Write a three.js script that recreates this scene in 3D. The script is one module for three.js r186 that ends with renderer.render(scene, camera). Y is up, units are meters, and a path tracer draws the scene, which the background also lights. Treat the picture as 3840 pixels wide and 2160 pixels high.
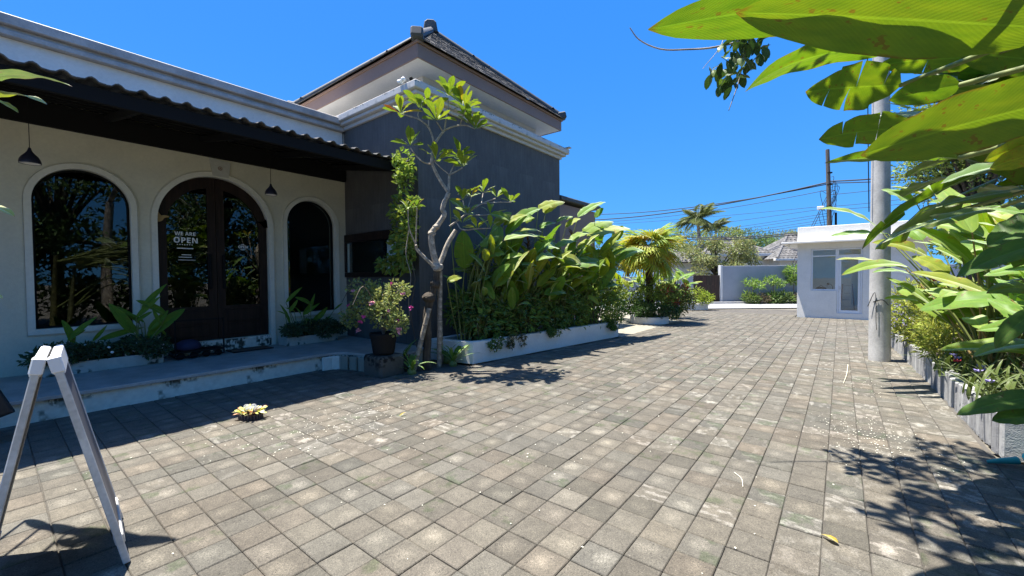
import * as THREE from 'three';
import { mergeGeometries } from 'three/addons/utils/BufferGeometryUtils.js';
import { FontLoader } from 'three/addons/loaders/FontLoader.js';
import { TextGeometry } from 'three/addons/geometries/TextGeometry.js';

// ---------- camera, sky, sun, exposure ----------
const scene = new THREE.Scene();
const EYE = 1.507, YAW = 0.6689;
const camera = new THREE.PerspectiveCamera(69.46, 16 / 9, 0.05, 400);
camera.position.set(0, EYE, 0);
camera.rotation.set(-0.02535, YAW, -0.00812, 'YXZ');
scene.add(camera);
const renderer = new THREE.WebGLRenderer({ antialias: true });
renderer.toneMapping = THREE.LinearToneMapping;
renderer.toneMappingExposure = 2.85;
renderer.shadowMap.enabled = true;
renderer.shadowMap.type = THREE.PCFSoftShadowMap;
const SUN_TRAVEL = new THREE.Vector3(0.27, -1, -0.11).normalize();
{ // clear tropical sky: deep blue overhead, paler towards the horizon
  const w = 256, h = 256, d = new Float32Array(w * h * 4);
  const top = [0.012, 0.088, 0.33], mid = [0.016, 0.110, 0.37], low = [0.062, 0.215, 0.43];
  for (let j = 0; j < h; j++) {
    const el = (j + 0.5) / h * 180 - 90, e = Math.max(0, el);
    for (let i = 0; i < w; i++) {
      const k = (j * w + i) * 4;
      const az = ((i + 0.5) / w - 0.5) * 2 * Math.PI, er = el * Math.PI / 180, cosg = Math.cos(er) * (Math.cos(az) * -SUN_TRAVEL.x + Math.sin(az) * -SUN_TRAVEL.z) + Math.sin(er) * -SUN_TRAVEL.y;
      const glow = Math.exp(-Math.acos(Math.max(-1, Math.min(1, cosg))) / 0.13); // haze glow round the unseen sun, added to lift skylight in the shade
      for (let c = 0; c < 3; c++) {
        const t = Math.exp(-e / 13);
        const u = Math.min(1, e / 90);
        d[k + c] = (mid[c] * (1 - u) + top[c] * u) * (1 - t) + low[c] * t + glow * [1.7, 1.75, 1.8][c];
      }
      d[k + 3] = 1;
    }
  }
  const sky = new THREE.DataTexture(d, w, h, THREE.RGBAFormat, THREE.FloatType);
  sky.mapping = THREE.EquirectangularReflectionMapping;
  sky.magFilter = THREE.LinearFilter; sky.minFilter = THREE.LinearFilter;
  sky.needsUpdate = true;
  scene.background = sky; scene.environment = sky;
}
const sun = new THREE.DirectionalLight(new THREE.Color(1, 0.95, 0.87), 4.9);
sun.position.copy(SUN_TRAVEL).multiplyScalar(-60).add(new THREE.Vector3(-3, 0, -9));
sun.target.position.set(-3, 0, -9); scene.add(sun.target);
sun.castShadow = true; sun.shadow.mapSize.set(4096, 4096);
Object.assign(sun.shadow.camera, { left: -30, right: 30, top: 30, bottom: -30, near: 1, far: 120 });
scene.add(sun);

// ---------- helpers ----------
const V = (x, y, z) => new THREE.Vector3(x, y, z);
const va = (a) => new THREE.Vector3(a[0], a[1], a[2]);
function rng(seed) { let a = seed >>> 0; return () => { a = (a + 0x6d2b79f5) | 0; let t = Math.imul(a ^ (a >>> 15), 1 | a); t = (t + Math.imul(t ^ (t >>> 7), 61 | t)) ^ t; return ((t ^ (t >>> 14)) >>> 0) / 4294967296; }; }
const lerp = (a, b, t) => a + (b - a) * t;
const sat = (x) => Math.max(0, Math.min(1, x));
const sstep = (a, b, x) => { const t = sat((x - a) / (b - a)); return t * t * (3 - 2 * t); };
const hash2 = (x, y, s = 0) => { let h = Math.imul(x | 0, 374761393) + Math.imul(y | 0, 668265263) + Math.imul(s | 0, 1442695041) | 0; h = Math.imul(h ^ (h >>> 13), 1274126177); return ((h ^ (h >>> 16)) >>> 0) / 4294967296; };
function vnoise(x, y, s = 0, per = 0) {
  const xi = Math.floor(x), yi = Math.floor(y), fx = x - xi, fy = y - yi;
  const u = fx * fx * (3 - 2 * fx), v = fy * fy * (3 - 2 * fy);
  const m = (a) => per ? ((a % per) + per) % per : a;
  const a = hash2(m(xi), m(yi), s), b = hash2(m(xi + 1), m(yi), s), c = hash2(m(xi), m(yi + 1), s), d = hash2(m(xi + 1), m(yi + 1), s);
  return lerp(lerp(a, b, u), lerp(c, d, u), v);
}
function fbm(x, y, s, per, oct = 4) { let v = 0, a = 0.5, f = 1; for (let o = 0; o < oct; o++) { v += a * vnoise(x * f, y * f, s + o, per ? per * f : 0); a *= 0.5; f *= 2; } return v / (1 - Math.pow(0.5, oct)); }
function tex(n, fn, srgb = true, rep = 1) { // fn(u, v) -> [r, g, b] 0..1 in the stored space
  const d = new Uint8Array(n * n * 4);
  for (let j = 0; j < n; j++) for (let i = 0; i < n; i++) { const c = fn(i / n, j / n), k = (j * n + i) * 4; d[k] = sat(c[0]) * 255; d[k + 1] = sat(c[1]) * 255; d[k + 2] = sat(c[2]) * 255; d[k + 3] = 255; }
  const t = new THREE.DataTexture(d, n, n); t.wrapS = t.wrapT = THREE.RepeatWrapping; t.magFilter = THREE.LinearFilter; t.minFilter = THREE.LinearMipmapLinearFilter; t.generateMipmaps = true;
  if (srgb) t.colorSpace = THREE.SRGBColorSpace; t.repeat.set(rep, rep); t.needsUpdate = true; return t;
}
const lin = (r, g, b) => new THREE.Color().setRGB(r, g, b);
const std = (c, rough, o = {}) => new THREE.MeshStandardMaterial({ color: c, roughness: rough, ...o });
const phy = (c, rough, o = {}) => new THREE.MeshPhysicalMaterial({ color: c, roughness: rough, ...o });

const taken = new Map();
function numbered(n) { const k = taken.get(n) || 0; taken.set(n, k + 1); return k ? `${n}_${String(k).padStart(3, '0')}` : n; }
function sh(o) { o.castShadow = o.receiveShadow = true; return o; }
function thing(name, label, category, pos = [0, 0, 0], turn = 0, group) {
  const o = new THREE.Group(); o.name = numbered(name); o.position.set(...pos); o.rotation.y = turn; scene.add(o);
  o.userData = { label, category }; if (group) o.userData.group = group; return o;
}
function tagMesh(name, g, m, label, category, group) { const o = part(name, g, m, scene); o.name = numbered(name); o.userData = { label, category }; if (group) o.userData.group = group; return o; }
function setting(name, label) { const o = new THREE.Group(); o.name = numbered(name); scene.add(o); o.userData = { kind: 'structure', label }; return o; }
function part(name, g, m, parent, pos) {
  if (Array.isArray(g)) g = merge(g);
  const o = sh(new THREE.Mesh(g, m)); o.name = name; if (pos) o.position.set(...pos); parent.add(o); return o;
}
function merge(list) { const l = list.map((g) => { const n = g.index ? g.toNonIndexed() : g; for (const k of Object.keys(n.attributes)) if (!['position', 'normal', 'uv', 'color'].includes(k)) n.deleteAttribute(k); return n; }); const r = mergeGeometries(l, false); return r; }
function boxUV(g, s = 1) { // uv in metres by the face's main axis
  g = g.index ? g.toNonIndexed() : g; g.computeVertexNormals();
  const p = g.attributes.position, n = g.attributes.normal, uv = new Float32Array(p.count * 2);
  for (let i = 0; i < p.count; i++) { const ax = Math.abs(n.getX(i)), ay = Math.abs(n.getY(i)), az = Math.abs(n.getZ(i)); let u, v; if (ay >= ax && ay >= az) { u = p.getX(i); v = p.getZ(i); } else if (ax >= az) { u = p.getZ(i); v = p.getY(i); } else { u = p.getX(i); v = p.getY(i); } uv[2 * i] = u * s; uv[2 * i + 1] = v * s; }
  g.setAttribute('uv', new THREE.BufferAttribute(uv, 2)); return g;
}
// chamfered box between two corners
function bx(x0, x1, y0, y1, z0, z1, c = 0.006) {
  const w = x1 - x0, h = y1 - y0, d = z1 - z0; c = Math.min(c, w / 3, h / 3, d / 3);
  const s = new THREE.Shape(); s.moveTo(-w / 2 + c, -h / 2); s.lineTo(w / 2 - c, -h / 2); s.lineTo(w / 2, -h / 2 + c); s.lineTo(w / 2, h / 2 - c); s.lineTo(w / 2 - c, h / 2); s.lineTo(-w / 2 + c, h / 2); s.lineTo(-w / 2, h / 2 - c); s.lineTo(-w / 2, -h / 2 + c); s.closePath();
  const inner = new THREE.Shape(); inner.moveTo(-w / 2 + 2 * c, -h / 2 + c); inner.lineTo(w / 2 - 2 * c, -h / 2 + c); inner.lineTo(w / 2 - c, -h / 2 + 2 * c);
  const g = new THREE.ExtrudeGeometry(s, { depth: Math.max(0.0005, d - 2 * c), bevelEnabled: true, bevelThickness: c, bevelSize: c, bevelOffset: -c, bevelSegments: 1, steps: 1 });
  g.translate((x0 + x1) / 2, (y0 + y1) / 2, z0 + c); return boxUV(g);
}
// plain box, for hidden bulk
function pb(x0, x1, y0, y1, z0, z1) { const g = new THREE.BoxGeometry(x1 - x0, y1 - y0, z1 - z0); g.translate((x0 + x1) / 2, (y0 + y1) / 2, (z0 + z1) / 2); return boxUV(g); }
// shape in (along -z, y) stood up in a wall whose front face is at x = front
function wallGeo(shape, front, depth, curve = 24) { const g = new THREE.ExtrudeGeometry(shape, { depth, bevelEnabled: false, curveSegments: curve }); g.rotateY(Math.PI / 2); g.translate(front - depth, 0, 0); return boxUV(g); }
function tube(pts, r0, r1, sides = 7, seg = 0, vs = 1) { // tapered limb through points
  const P = pts.map((p) => (p.isVector3 ? p : va(p)));
  const cur = P.length > 2 || seg ? new THREE.CatmullRomCurve3(P, false, 'centripetal') : null;
  const n = seg || (P.length - 1) * (P.length > 2 ? 4 : 1);
  const pos = [], nor = [], uv = [], idx = []; let len = 0, last = null; let up = V(0.31, 0.2, 0.93).normalize();
  for (let i = 0; i <= n; i++) {
    const t = i / n, c = cur ? cur.getPoint(t) : P[0].clone().lerp(P[1], t), tan = cur ? cur.getTangent(t) : P[1].clone().sub(P[0]).normalize();
    if (last) len += c.distanceTo(last); last = c;
    const a = up.clone().addScaledVector(tan, -up.dot(tan)).normalize(), b = tan.clone().cross(a); up = a;
    const r = Array.isArray(r0) ? (() => { const f = t * (r0.length - 1), k = Math.min(r0.length - 2, Math.floor(f)); return lerp(r0[k], r0[k + 1], f - k); })() : lerp(r0, r1, t);
    for (let j = 0; j <= sides; j++) { const th = j / sides * Math.PI * 2, nx = a.clone().multiplyScalar(Math.cos(th)).addScaledVector(b, Math.sin(th)); pos.push(c.x + nx.x * r, c.y + nx.y * r, c.z + nx.z * r); nor.push(nx.x, nx.y, nx.z); uv.push(j / sides * 2 * Math.PI * r * vs, len * vs); }
  }
  for (let i = 0; i < n; i++) for (let j = 0; j < sides; j++) { const a = i * (sides + 1) + j, b = a + sides + 1; idx.push(a, a + 1, b, b, a + 1, b + 1); }
  const c0 = pos.length / 3; for (const e of [0, n]) { const base = e * (sides + 1); let cx = 0, cy = 0, cz = 0; for (let j = 0; j < sides; j++) { cx += pos[3 * (base + j)]; cy += pos[3 * (base + j) + 1]; cz += pos[3 * (base + j) + 2]; } pos.push(cx / sides, cy / sides, cz / sides); nor.push(0, e ? 1 : -1, 0); uv.push(0, 0); const ci = pos.length / 3 - 1; for (let j = 0; j < sides; j++) e ? idx.push(ci, base + j, base + j + 1) : idx.push(ci, base + j + 1, base + j); }
  const g = new THREE.BufferGeometry(); g.setAttribute('position', new THREE.Float32BufferAttribute(pos, 3)); g.setAttribute('normal', new THREE.Float32BufferAttribute(nor, 3)); g.setAttribute('uv', new THREE.Float32BufferAttribute(uv, 2)); g.setIndex(idx); return g;
}
function lathe(prof, seg = 32) { return new THREE.LatheGeometry(prof.map((p) => new THREE.Vector2(p[0], p[1])), seg); }
function moved(g, x = 0, y = 0, z = 0, ry = 0, rx = 0, rz = 0, s = 1) { const m = new THREE.Matrix4().compose(V(x, y, z), new THREE.Quaternion().setFromEuler(new THREE.Euler(rx, ry, rz, 'YXZ')), V(s, s, s)); const c = g.clone(); c.applyMatrix4(m); return c; }

// ---------- leaf blades ----------
// blade along +x, faces +y; arc = total downward bend in radians, fold = V angle of the halves
function blade({ w = 0.3, n = 12, m = 3, arc = 0.6, fold = 0.25, shape = 'paddle', tear = 0, wave = 0.02, twist = 0, curl = 0, seed = 1, stem = 0.04 }) {
  const R = rng(seed), pos = [], uv = [], idx = [];
  const prof = { paddle: (s) => Math.pow(Math.sin(Math.PI * Math.pow(s, 0.8)), 0.62) * (s > 0.9 ? 1 - 0.3 * (s - 0.9) / 0.1 : 1), lance: (s) => Math.pow(Math.sin(Math.PI * Math.pow(s, 0.75)), 0.9), obovate: (s) => Math.pow(Math.sin(Math.PI * Math.pow(s, 1.7)), 0.85), oval: (s) => Math.pow(Math.sin(Math.PI * s), 0.7), strap: (s) => Math.min(1, s * 8) * Math.pow(1 - s, 0.35) }[shape];
  const cen = [], ang = []; let x = 0, y = 0; for (let i = 0; i <= n; i++) { const s = i / n; const a = -arc * Math.pow(s, 1.25); if (i) { x += Math.cos(a) / n; y += Math.sin(a) / n; } cen.push([x, y]); ang.push(a); }
  const tears = []; for (const side of [-1, 1]) { const t = new Set(); for (let k = 0; k < tear; k++) t.add(2 + Math.floor(R() * (n - 3))); tears.push(t); }
  const ph = R() * 6, ph2 = R() * 6;
  [-1, 1].forEach((side, si) => {
    let off = 0, rows = []; const fl = () => { // flush rows into faces
      for (let r = 0; r + 1 < rows.length; r++) for (let j = 0; j < m; j++) { const a = rows[r] + j, b = rows[r + 1] + j; side > 0 ? idx.push(a, a + 1, b, b, a + 1, b + 1) : idx.push(a, b, a + 1, b, b + 1, a + 1); }
      rows = []; };
    const row = (i, pull) => { const s = i / n, hw = prof(Math.min(0.999, Math.max(0.001, s))) * w / 2 + (s < 0.999 ? 0.002 : 0), st = pos.length / 3; const an = ang[i], tw = twist * s;
      for (let j = 0; j <= m; j++) { const v = j / m, f = fold * (1 - 0.5 * v) + off * v - curl * v * v; let lx = pull * v * v * 0.022, ly = Math.sin(f) * hw * v + wave * Math.sin(s * 22 + ph + side * ph2) * v * v * hw * 4, lz = side * Math.cos(f) * hw * v; const c = Math.cos(tw), q = Math.sin(tw), l2 = ly * c - lz * q, z2 = ly * q + lz * c; pos.push(cen[i][0] + lx * Math.cos(an) - l2 * Math.sin(an), cen[i][1] + lx * Math.sin(an) + l2 * Math.cos(an), z2); uv.push(s, 0.5 + side * 0.5 * v); }
      rows.push(st); };
    for (let i = 0; i <= n; i++) { if (tears[si].has(i)) { row(i, -0.5); fl(); off = (R() - 0.7) * 0.7; row(i, 0.5 * (0.4 + R())); } else row(i, 0); }
    fl();
  });
  const g = new THREE.BufferGeometry(); g.setAttribute('position', new THREE.Float32BufferAttribute(pos, 3)); g.setAttribute('uv', new THREE.Float32BufferAttribute(uv, 2)); g.setIndex(idx); g.computeVertexNormals();
  g.userData.tip = V(cen[n][0], cen[n][1], 0); return g;
}
const UPV = V(0, 1, 0);
function leafBetween(name, g, m, parent, p0, p1, up = UPV) { // base at p0, tip at p1, the blade's upper side towards up
  const t = g.userData.tip, tx = t.clone().normalize(), ty = UPV.clone().addScaledVector(tx, -tx.y).normalize(), tz = tx.clone().cross(ty);
  const d = p1.clone().sub(p0), L = d.length(); d.normalize(); let u = up.clone().addScaledVector(d, -up.dot(d)); if (u.lengthSq() < 1e-4) u = V(1, 0, 0.1).addScaledVector(d, -d.x); u.normalize(); const w = d.clone().cross(u);
  const A = new THREE.Matrix4().makeBasis(tx, ty, tz).transpose(), B = new THREE.Matrix4().makeBasis(d, u, w);
  const o = sh(new THREE.Mesh(g, m)); o.name = name; o.quaternion.setFromRotationMatrix(B.multiply(A)); o.scale.setScalar(L / t.length()); o.position.copy(p0); parent.add(o); return o;
}
function bake(o) { const g = o.geometry.clone(); o.updateMatrix(); g.applyMatrix4(o.matrix); return g; }
// many small leaves in one mesh: put(p, dir, up, length, width) pushes a folded diamond
class Leaves {
  constructor() { this.p = []; this.n = []; this.c = []; this.u = []; }
  put(p, d, up, L, W, c, fold = 0.25) {
    const s = d.clone().cross(up).normalize(), u = s.clone().cross(d).normalize();
    const mid = p.clone().addScaledVector(d, L * 0.45), tip = p.clone().addScaledVector(d, L).addScaledVector(u, -L * 0.12);
    const a = mid.clone().addScaledVector(s, W / 2).addScaledVector(u, W * fold), b = mid.clone().addScaledVector(s, -W / 2).addScaledVector(u, W * fold);
    for (const [x, y, z] of [[p, a, tip], [p, tip, b]]) { const nn = y.clone().sub(x).cross(z.clone().sub(x)).normalize(); if (nn.dot(u) < 0) nn.negate(); for (const v of [x, y, z]) { this.p.push(v.x, v.y, v.z); this.n.push(nn.x, nn.y, nn.z); this.c.push(c[0], c[1], c[2]); } }
    this.u.push(0, 0.5, 0.45, 1, 1, 0.5, 0, 0.5, 1, 0.5, 0.45, 0);
  }
  geo() { const g = new THREE.BufferGeometry(); g.setAttribute('position', new THREE.Float32BufferAttribute(this.p, 3)); g.setAttribute('normal', new THREE.Float32BufferAttribute(this.n, 3)); g.setAttribute('color', new THREE.Float32BufferAttribute(this.c, 3)); g.setAttribute('uv', new THREE.Float32BufferAttribute(this.u, 2)); return g; }
}
function dirRand(R, up = 0) { const a = R() * 6.2832, z = R() * 2 - 1, r = Math.sqrt(1 - z * z); return V(r * Math.cos(a), z * 0.8 + up, r * Math.sin(a)).normalize(); }
// leaves through a set of ellipsoid clumps [x, y, z, rx, ry, rz]
function clumpLeaves(clumps, per, L, W, seed, tone = 0.35, up = 0.15, shell = 0.55) {
  const R = rng(seed), lv = new Leaves();
  for (const c of clumps) { const n = Math.round(per * (c[6] || 1)); for (let i = 0; i < n; i++) { const d = dirRand(R), r = Math.pow(lerp(shell * shell, 1, R()), 0.5) * (0.85 + 0.3 * R()); const p = V(c[0] + d.x * c[3] * r, c[1] + d.y * c[4] * r, c[2] + d.z * c[5] * r); const out = d.clone().multiplyScalar(0.8).add(dirRand(R, up)).normalize(); const k = 1 - tone + 2 * tone * R(), y = 0.85 + 0.3 * R(); const ln = L * (0.65 + 0.7 * R()); lv.put(p, out, dirRand(R, 0.9), ln, W * ln / L * (0.8 + 0.4 * R()), [k * y, k, k * (0.8 + 0.4 * R())]); } }
  return lv.geo();
}
const FRANGI_BRANCHES = [
  [[-5.35,-0.04,-4.49],[-5.34,0.23,-4.47],[-5.31,0.51,-4.48],[-5.29,0.89,-4.45],[-5.24,1.15,-4.48],[-5.17,1.41,-4.52],[-5.13,1.69,-4.54],0.1,0.075],
  [[-5.13,1.69,-4.54],[-5.16,1.94,-4.48],[-5.15,2.23,-4.45],[-5.09,2.33,-4.50],[-5.00,2.54,-4.59],[-5.01,2.61,-4.56],[-4.93,2.87,-4.62],0.065,0.04],
  [[-4.93,2.87,-4.62],[-5.00,3.07,-4.50],[-5.04,3.25,-4.41],[-5.04,3.32,-4.38],[-5.02,3.47,-4.38],[-4.98,3.60,-4.39],0.034,0.026],
  [[-5.02,3.61,-4.42],[-5.03,3.83,-4.32],[-5.09,3.94,-4.19],[-5.23,3.99,-3.96],0.02,0.012],
  [[-5.06,3.84,-4.34],[-5.09,4.06,-4.36],[-5.12,4.21,-4.38],0.014,0.01],
  [[-5.14,3.96,-4.23],[-5.17,4.05,-4.22],[-5.16,4.15,-4.26],0.012,0.009],
  [[-5.02,3.61,-4.42],[-4.96,3.73,-4.47],[-4.91,3.83,-4.53],0.024,0.02],
  [[-4.91,3.83,-4.53],[-4.89,4.09,-4.57],[-4.89,4.16,-4.60],[-4.91,4.37,-4.61],0.016,0.01],
  [[-4.84,4.13,-4.56],[-4.83,4.20,-4.69],[-4.81,4.28,-4.82],0.011,0.009],
  [[-4.91,3.83,-4.53],[-4.79,3.88,-4.60],[-4.63,3.90,-4.73],[-4.52,3.84,-4.81],0.016,0.01],
  [[-4.74,3.93,-4.71],[-4.63,4.04,-4.67],[-4.53,4.06,-4.62],0.011,0.009],
  [[-4.92,3.80,-4.51],[-4.86,3.84,-4.38],[-4.79,3.86,-4.26],0.011,0.009],
  [[-5.07,3.30,-4.41],[-5.11,3.31,-4.30],[-5.11,3.32,-4.24],[-5.14,3.41,-4.13],[-5.15,3.49,-4.05],0.018,0.01],
  [[-5.06,3.34,-4.41],[-4.95,3.33,-4.38],0.012,0.009],
  [[-4.93,2.89,-4.62],[-4.94,3.16,-4.65],0.028,0.022],
  [[-4.90,3.15,-4.62],[-4.88,3.32,-4.70],[-4.85,3.44,-4.80],0.014,0.01],
  [[-4.90,3.15,-4.62],[-4.83,3.21,-4.70],[-4.76,3.27,-4.77],0.015,0.01],
  [[-4.90,3.15,-4.62],[-4.94,3.23,-4.49],[-4.96,3.31,-4.37],0.01,0.008],
  [[-5.13,1.69,-4.54],[-5.11,1.78,-4.60],[-5.04,2.08,-4.70],[-4.97,2.29,-4.81],0.055,0.04],
  [[-4.96,2.34,-4.66],[-4.88,2.42,-4.74],[-4.77,2.54,-4.85],[-4.60,2.71,-5.03],[-4.44,2.80,-5.20],0.02,0.01],
  [[-4.60,2.71,-5.03],[-4.41,2.73,-5.17],[-4.21,2.73,-5.32],0.012,0.009],
  [[-4.77,2.54,-4.85],[-4.86,2.77,-4.87],0.01,0.008],
  [[-4.74,2.65,-4.87],[-4.84,2.85,-5.05],0.009,0.007],
  [[-4.60,2.70,-5.03],[-4.74,2.93,-5.23],0.009,0.007],
  [[-4.77,2.54,-4.85],[-4.59,2.51,-4.91],[-4.38,2.51,-5.00],0.014,0.009],
  [[-4.88,2.41,-4.74],[-4.75,2.28,-4.73],[-4.51,2.28,-4.83],[-4.29,2.28,-4.90],0.014,0.009],
  [[-5.15,1.67,-4.52],[-5.20,1.80,-4.39],[-5.27,1.97,-4.24],[-5.25,2.03,-4.21],0.035,0.026],
  [[-5.32,2.03,-4.27],[-5.31,2.29,-4.13],[-5.24,2.56,-4.06],0.015,0.01],
  [[-5.32,2.05,-4.27],[-5.28,2.35,-4.25],[-5.23,2.61,-4.23],0.014,0.01],
];
const FRANGI_TIPS = [[-5.24,4.00,-3.95],[-5.16,4.16,-4.26],[-5.12,4.23,-4.38],[-4.90,4.39,-4.61],[-4.79,3.87,-4.26],[-4.80,4.29,-4.83],[-4.53,4.07,-4.62],[-4.52,3.84,-4.82],[-4.56,3.91,-4.76],[-5.15,3.51,-4.04],[-4.95,3.33,-4.38],[-4.85,3.46,-4.80],[-4.75,3.28,-4.78],[-4.86,2.78,-4.87],[-4.84,2.86,-5.05],[-4.74,2.94,-5.23],[-4.43,2.82,-5.22],[-4.21,2.73,-5.32],[-4.75,2.53,-4.88],[-4.38,2.51,-5.00],[-4.29,2.27,-4.90],[-4.68,2.37,-4.67],[-4.43,2.26,-4.74],[-5.24,2.57,-4.06],[-5.23,2.62,-4.22]];
const BED_LEAVES = [
  [[-5.34,1.68,-5.38],[-5.22,2.35,-5.22],0.26],
  [[-5.11,1.91,-5.61],[-4.88,1.95,-5.97],0.23],
  [[-5.07,2.32,-6.25],[-4.78,2.89,-7.00],0.12],
  [[-4.84,2.32,-7.20],[-4.79,2.18,-5.84],0.24],
  [[-4.73,2.88,-8.45],[-4.44,3.30,-9.27],0.23],
  [[-4.79,2.61,-8.00],[-4.53,2.80,-8.21],0.26],
  [[-4.79,2.08,-6.82],[-4.73,2.08,-7.60],0.25],
  [[-4.60,2.44,-8.66],[-4.28,2.74,-10.37],0.25],
  [[-4.60,1.78,-7.51],[-4.51,1.81,-6.43],0.14],
  [[-4.59,1.73,-7.56],[-4.26,1.77,-8.95],0.16],
  [[-4.65,1.95,-7.49],[-4.37,1.76,-7.96],0.17],
  [[-4.66,1.49,-7.07],[-4.55,1.17,-7.98],0.22],
  [[-4.67,1.16,-6.96],[-4.51,1.17,-7.53],0.18],
  [[-4.45,2.11,-9.05],[-4.29,2.24,-10.05],0.11],
  [[-4.35,1.89,-9.80],[-4.08,2.13,-10.92],0.14],
  [[-4.90,1.57,-6.42],[-4.73,1.58,-6.75],0.14],
  [[-4.74,2.14,-7.56],[-4.69,2.29,-8.35],0.18],
  [[-5.15,2.49,-6.00],[-5.08,2.79,-6.43],0.16],
  [[-4.99,2.95,-7.23],[-4.85,3.18,-8.06],0.21],
  [[-5.08,2.50,-6.18],[-4.80,2.72,-6.59],0.13],
  [[-4.64,2.93,-9.11],[-4.45,3.15,-9.17],0.14],
  [[-4.41,1.87,-9.32],[-4.32,1.69,-9.98],0.16],
  [[-4.44,1.08,-8.35],[-4.23,0.88,-8.48],0.10],
  [[-5.47,2.90,-5.15],[-5.43,2.67,-5.49],0.16],
  [[-5.11,2.07,-5.56],[-4.93,2.28,-5.87],0.23],
  [[-4.35,1.25,-9.02],[-4.26,1.19,-9.78],0.16],
  [[-4.96,2.86,-7.44],[-4.96,3.05,-7.83],0.20],
  [[-5.01,2.30,-6.35],[-4.71,2.40,-6.99],0.15],
  [[-4.83,2.70,-7.71],[-4.74,2.87,-8.24],0.14],
  [[-4.74,2.53,-8.71],[-4.56,2.91,-9.95],0.14],
  [[-4.69,2.30,-9.46],[-4.48,2.71,-9.17],0.19],
  [[-4.53,2.45,-9.96],[-4.31,2.79,-9.98],0.19],
  [[-5.21,1.44,-4.83],[-5.14,1.52,-5.11],0.10],
  [[-5.06,2.62,-6.69],[-4.80,2.69,-6.84],0.17],
  [[-4.98,2.54,-7.28],[-4.82,2.67,-7.64],0.19],
  [[-4.77,2.31,-8.14],[-4.54,2.52,-8.69],0.19],
  [[-4.65,2.12,-8.30],[-4.51,2.30,-9.26],0.15],
  [[-5.21,2.71,-5.95],[-4.94,2.57,-6.21],0.13],
];
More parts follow.
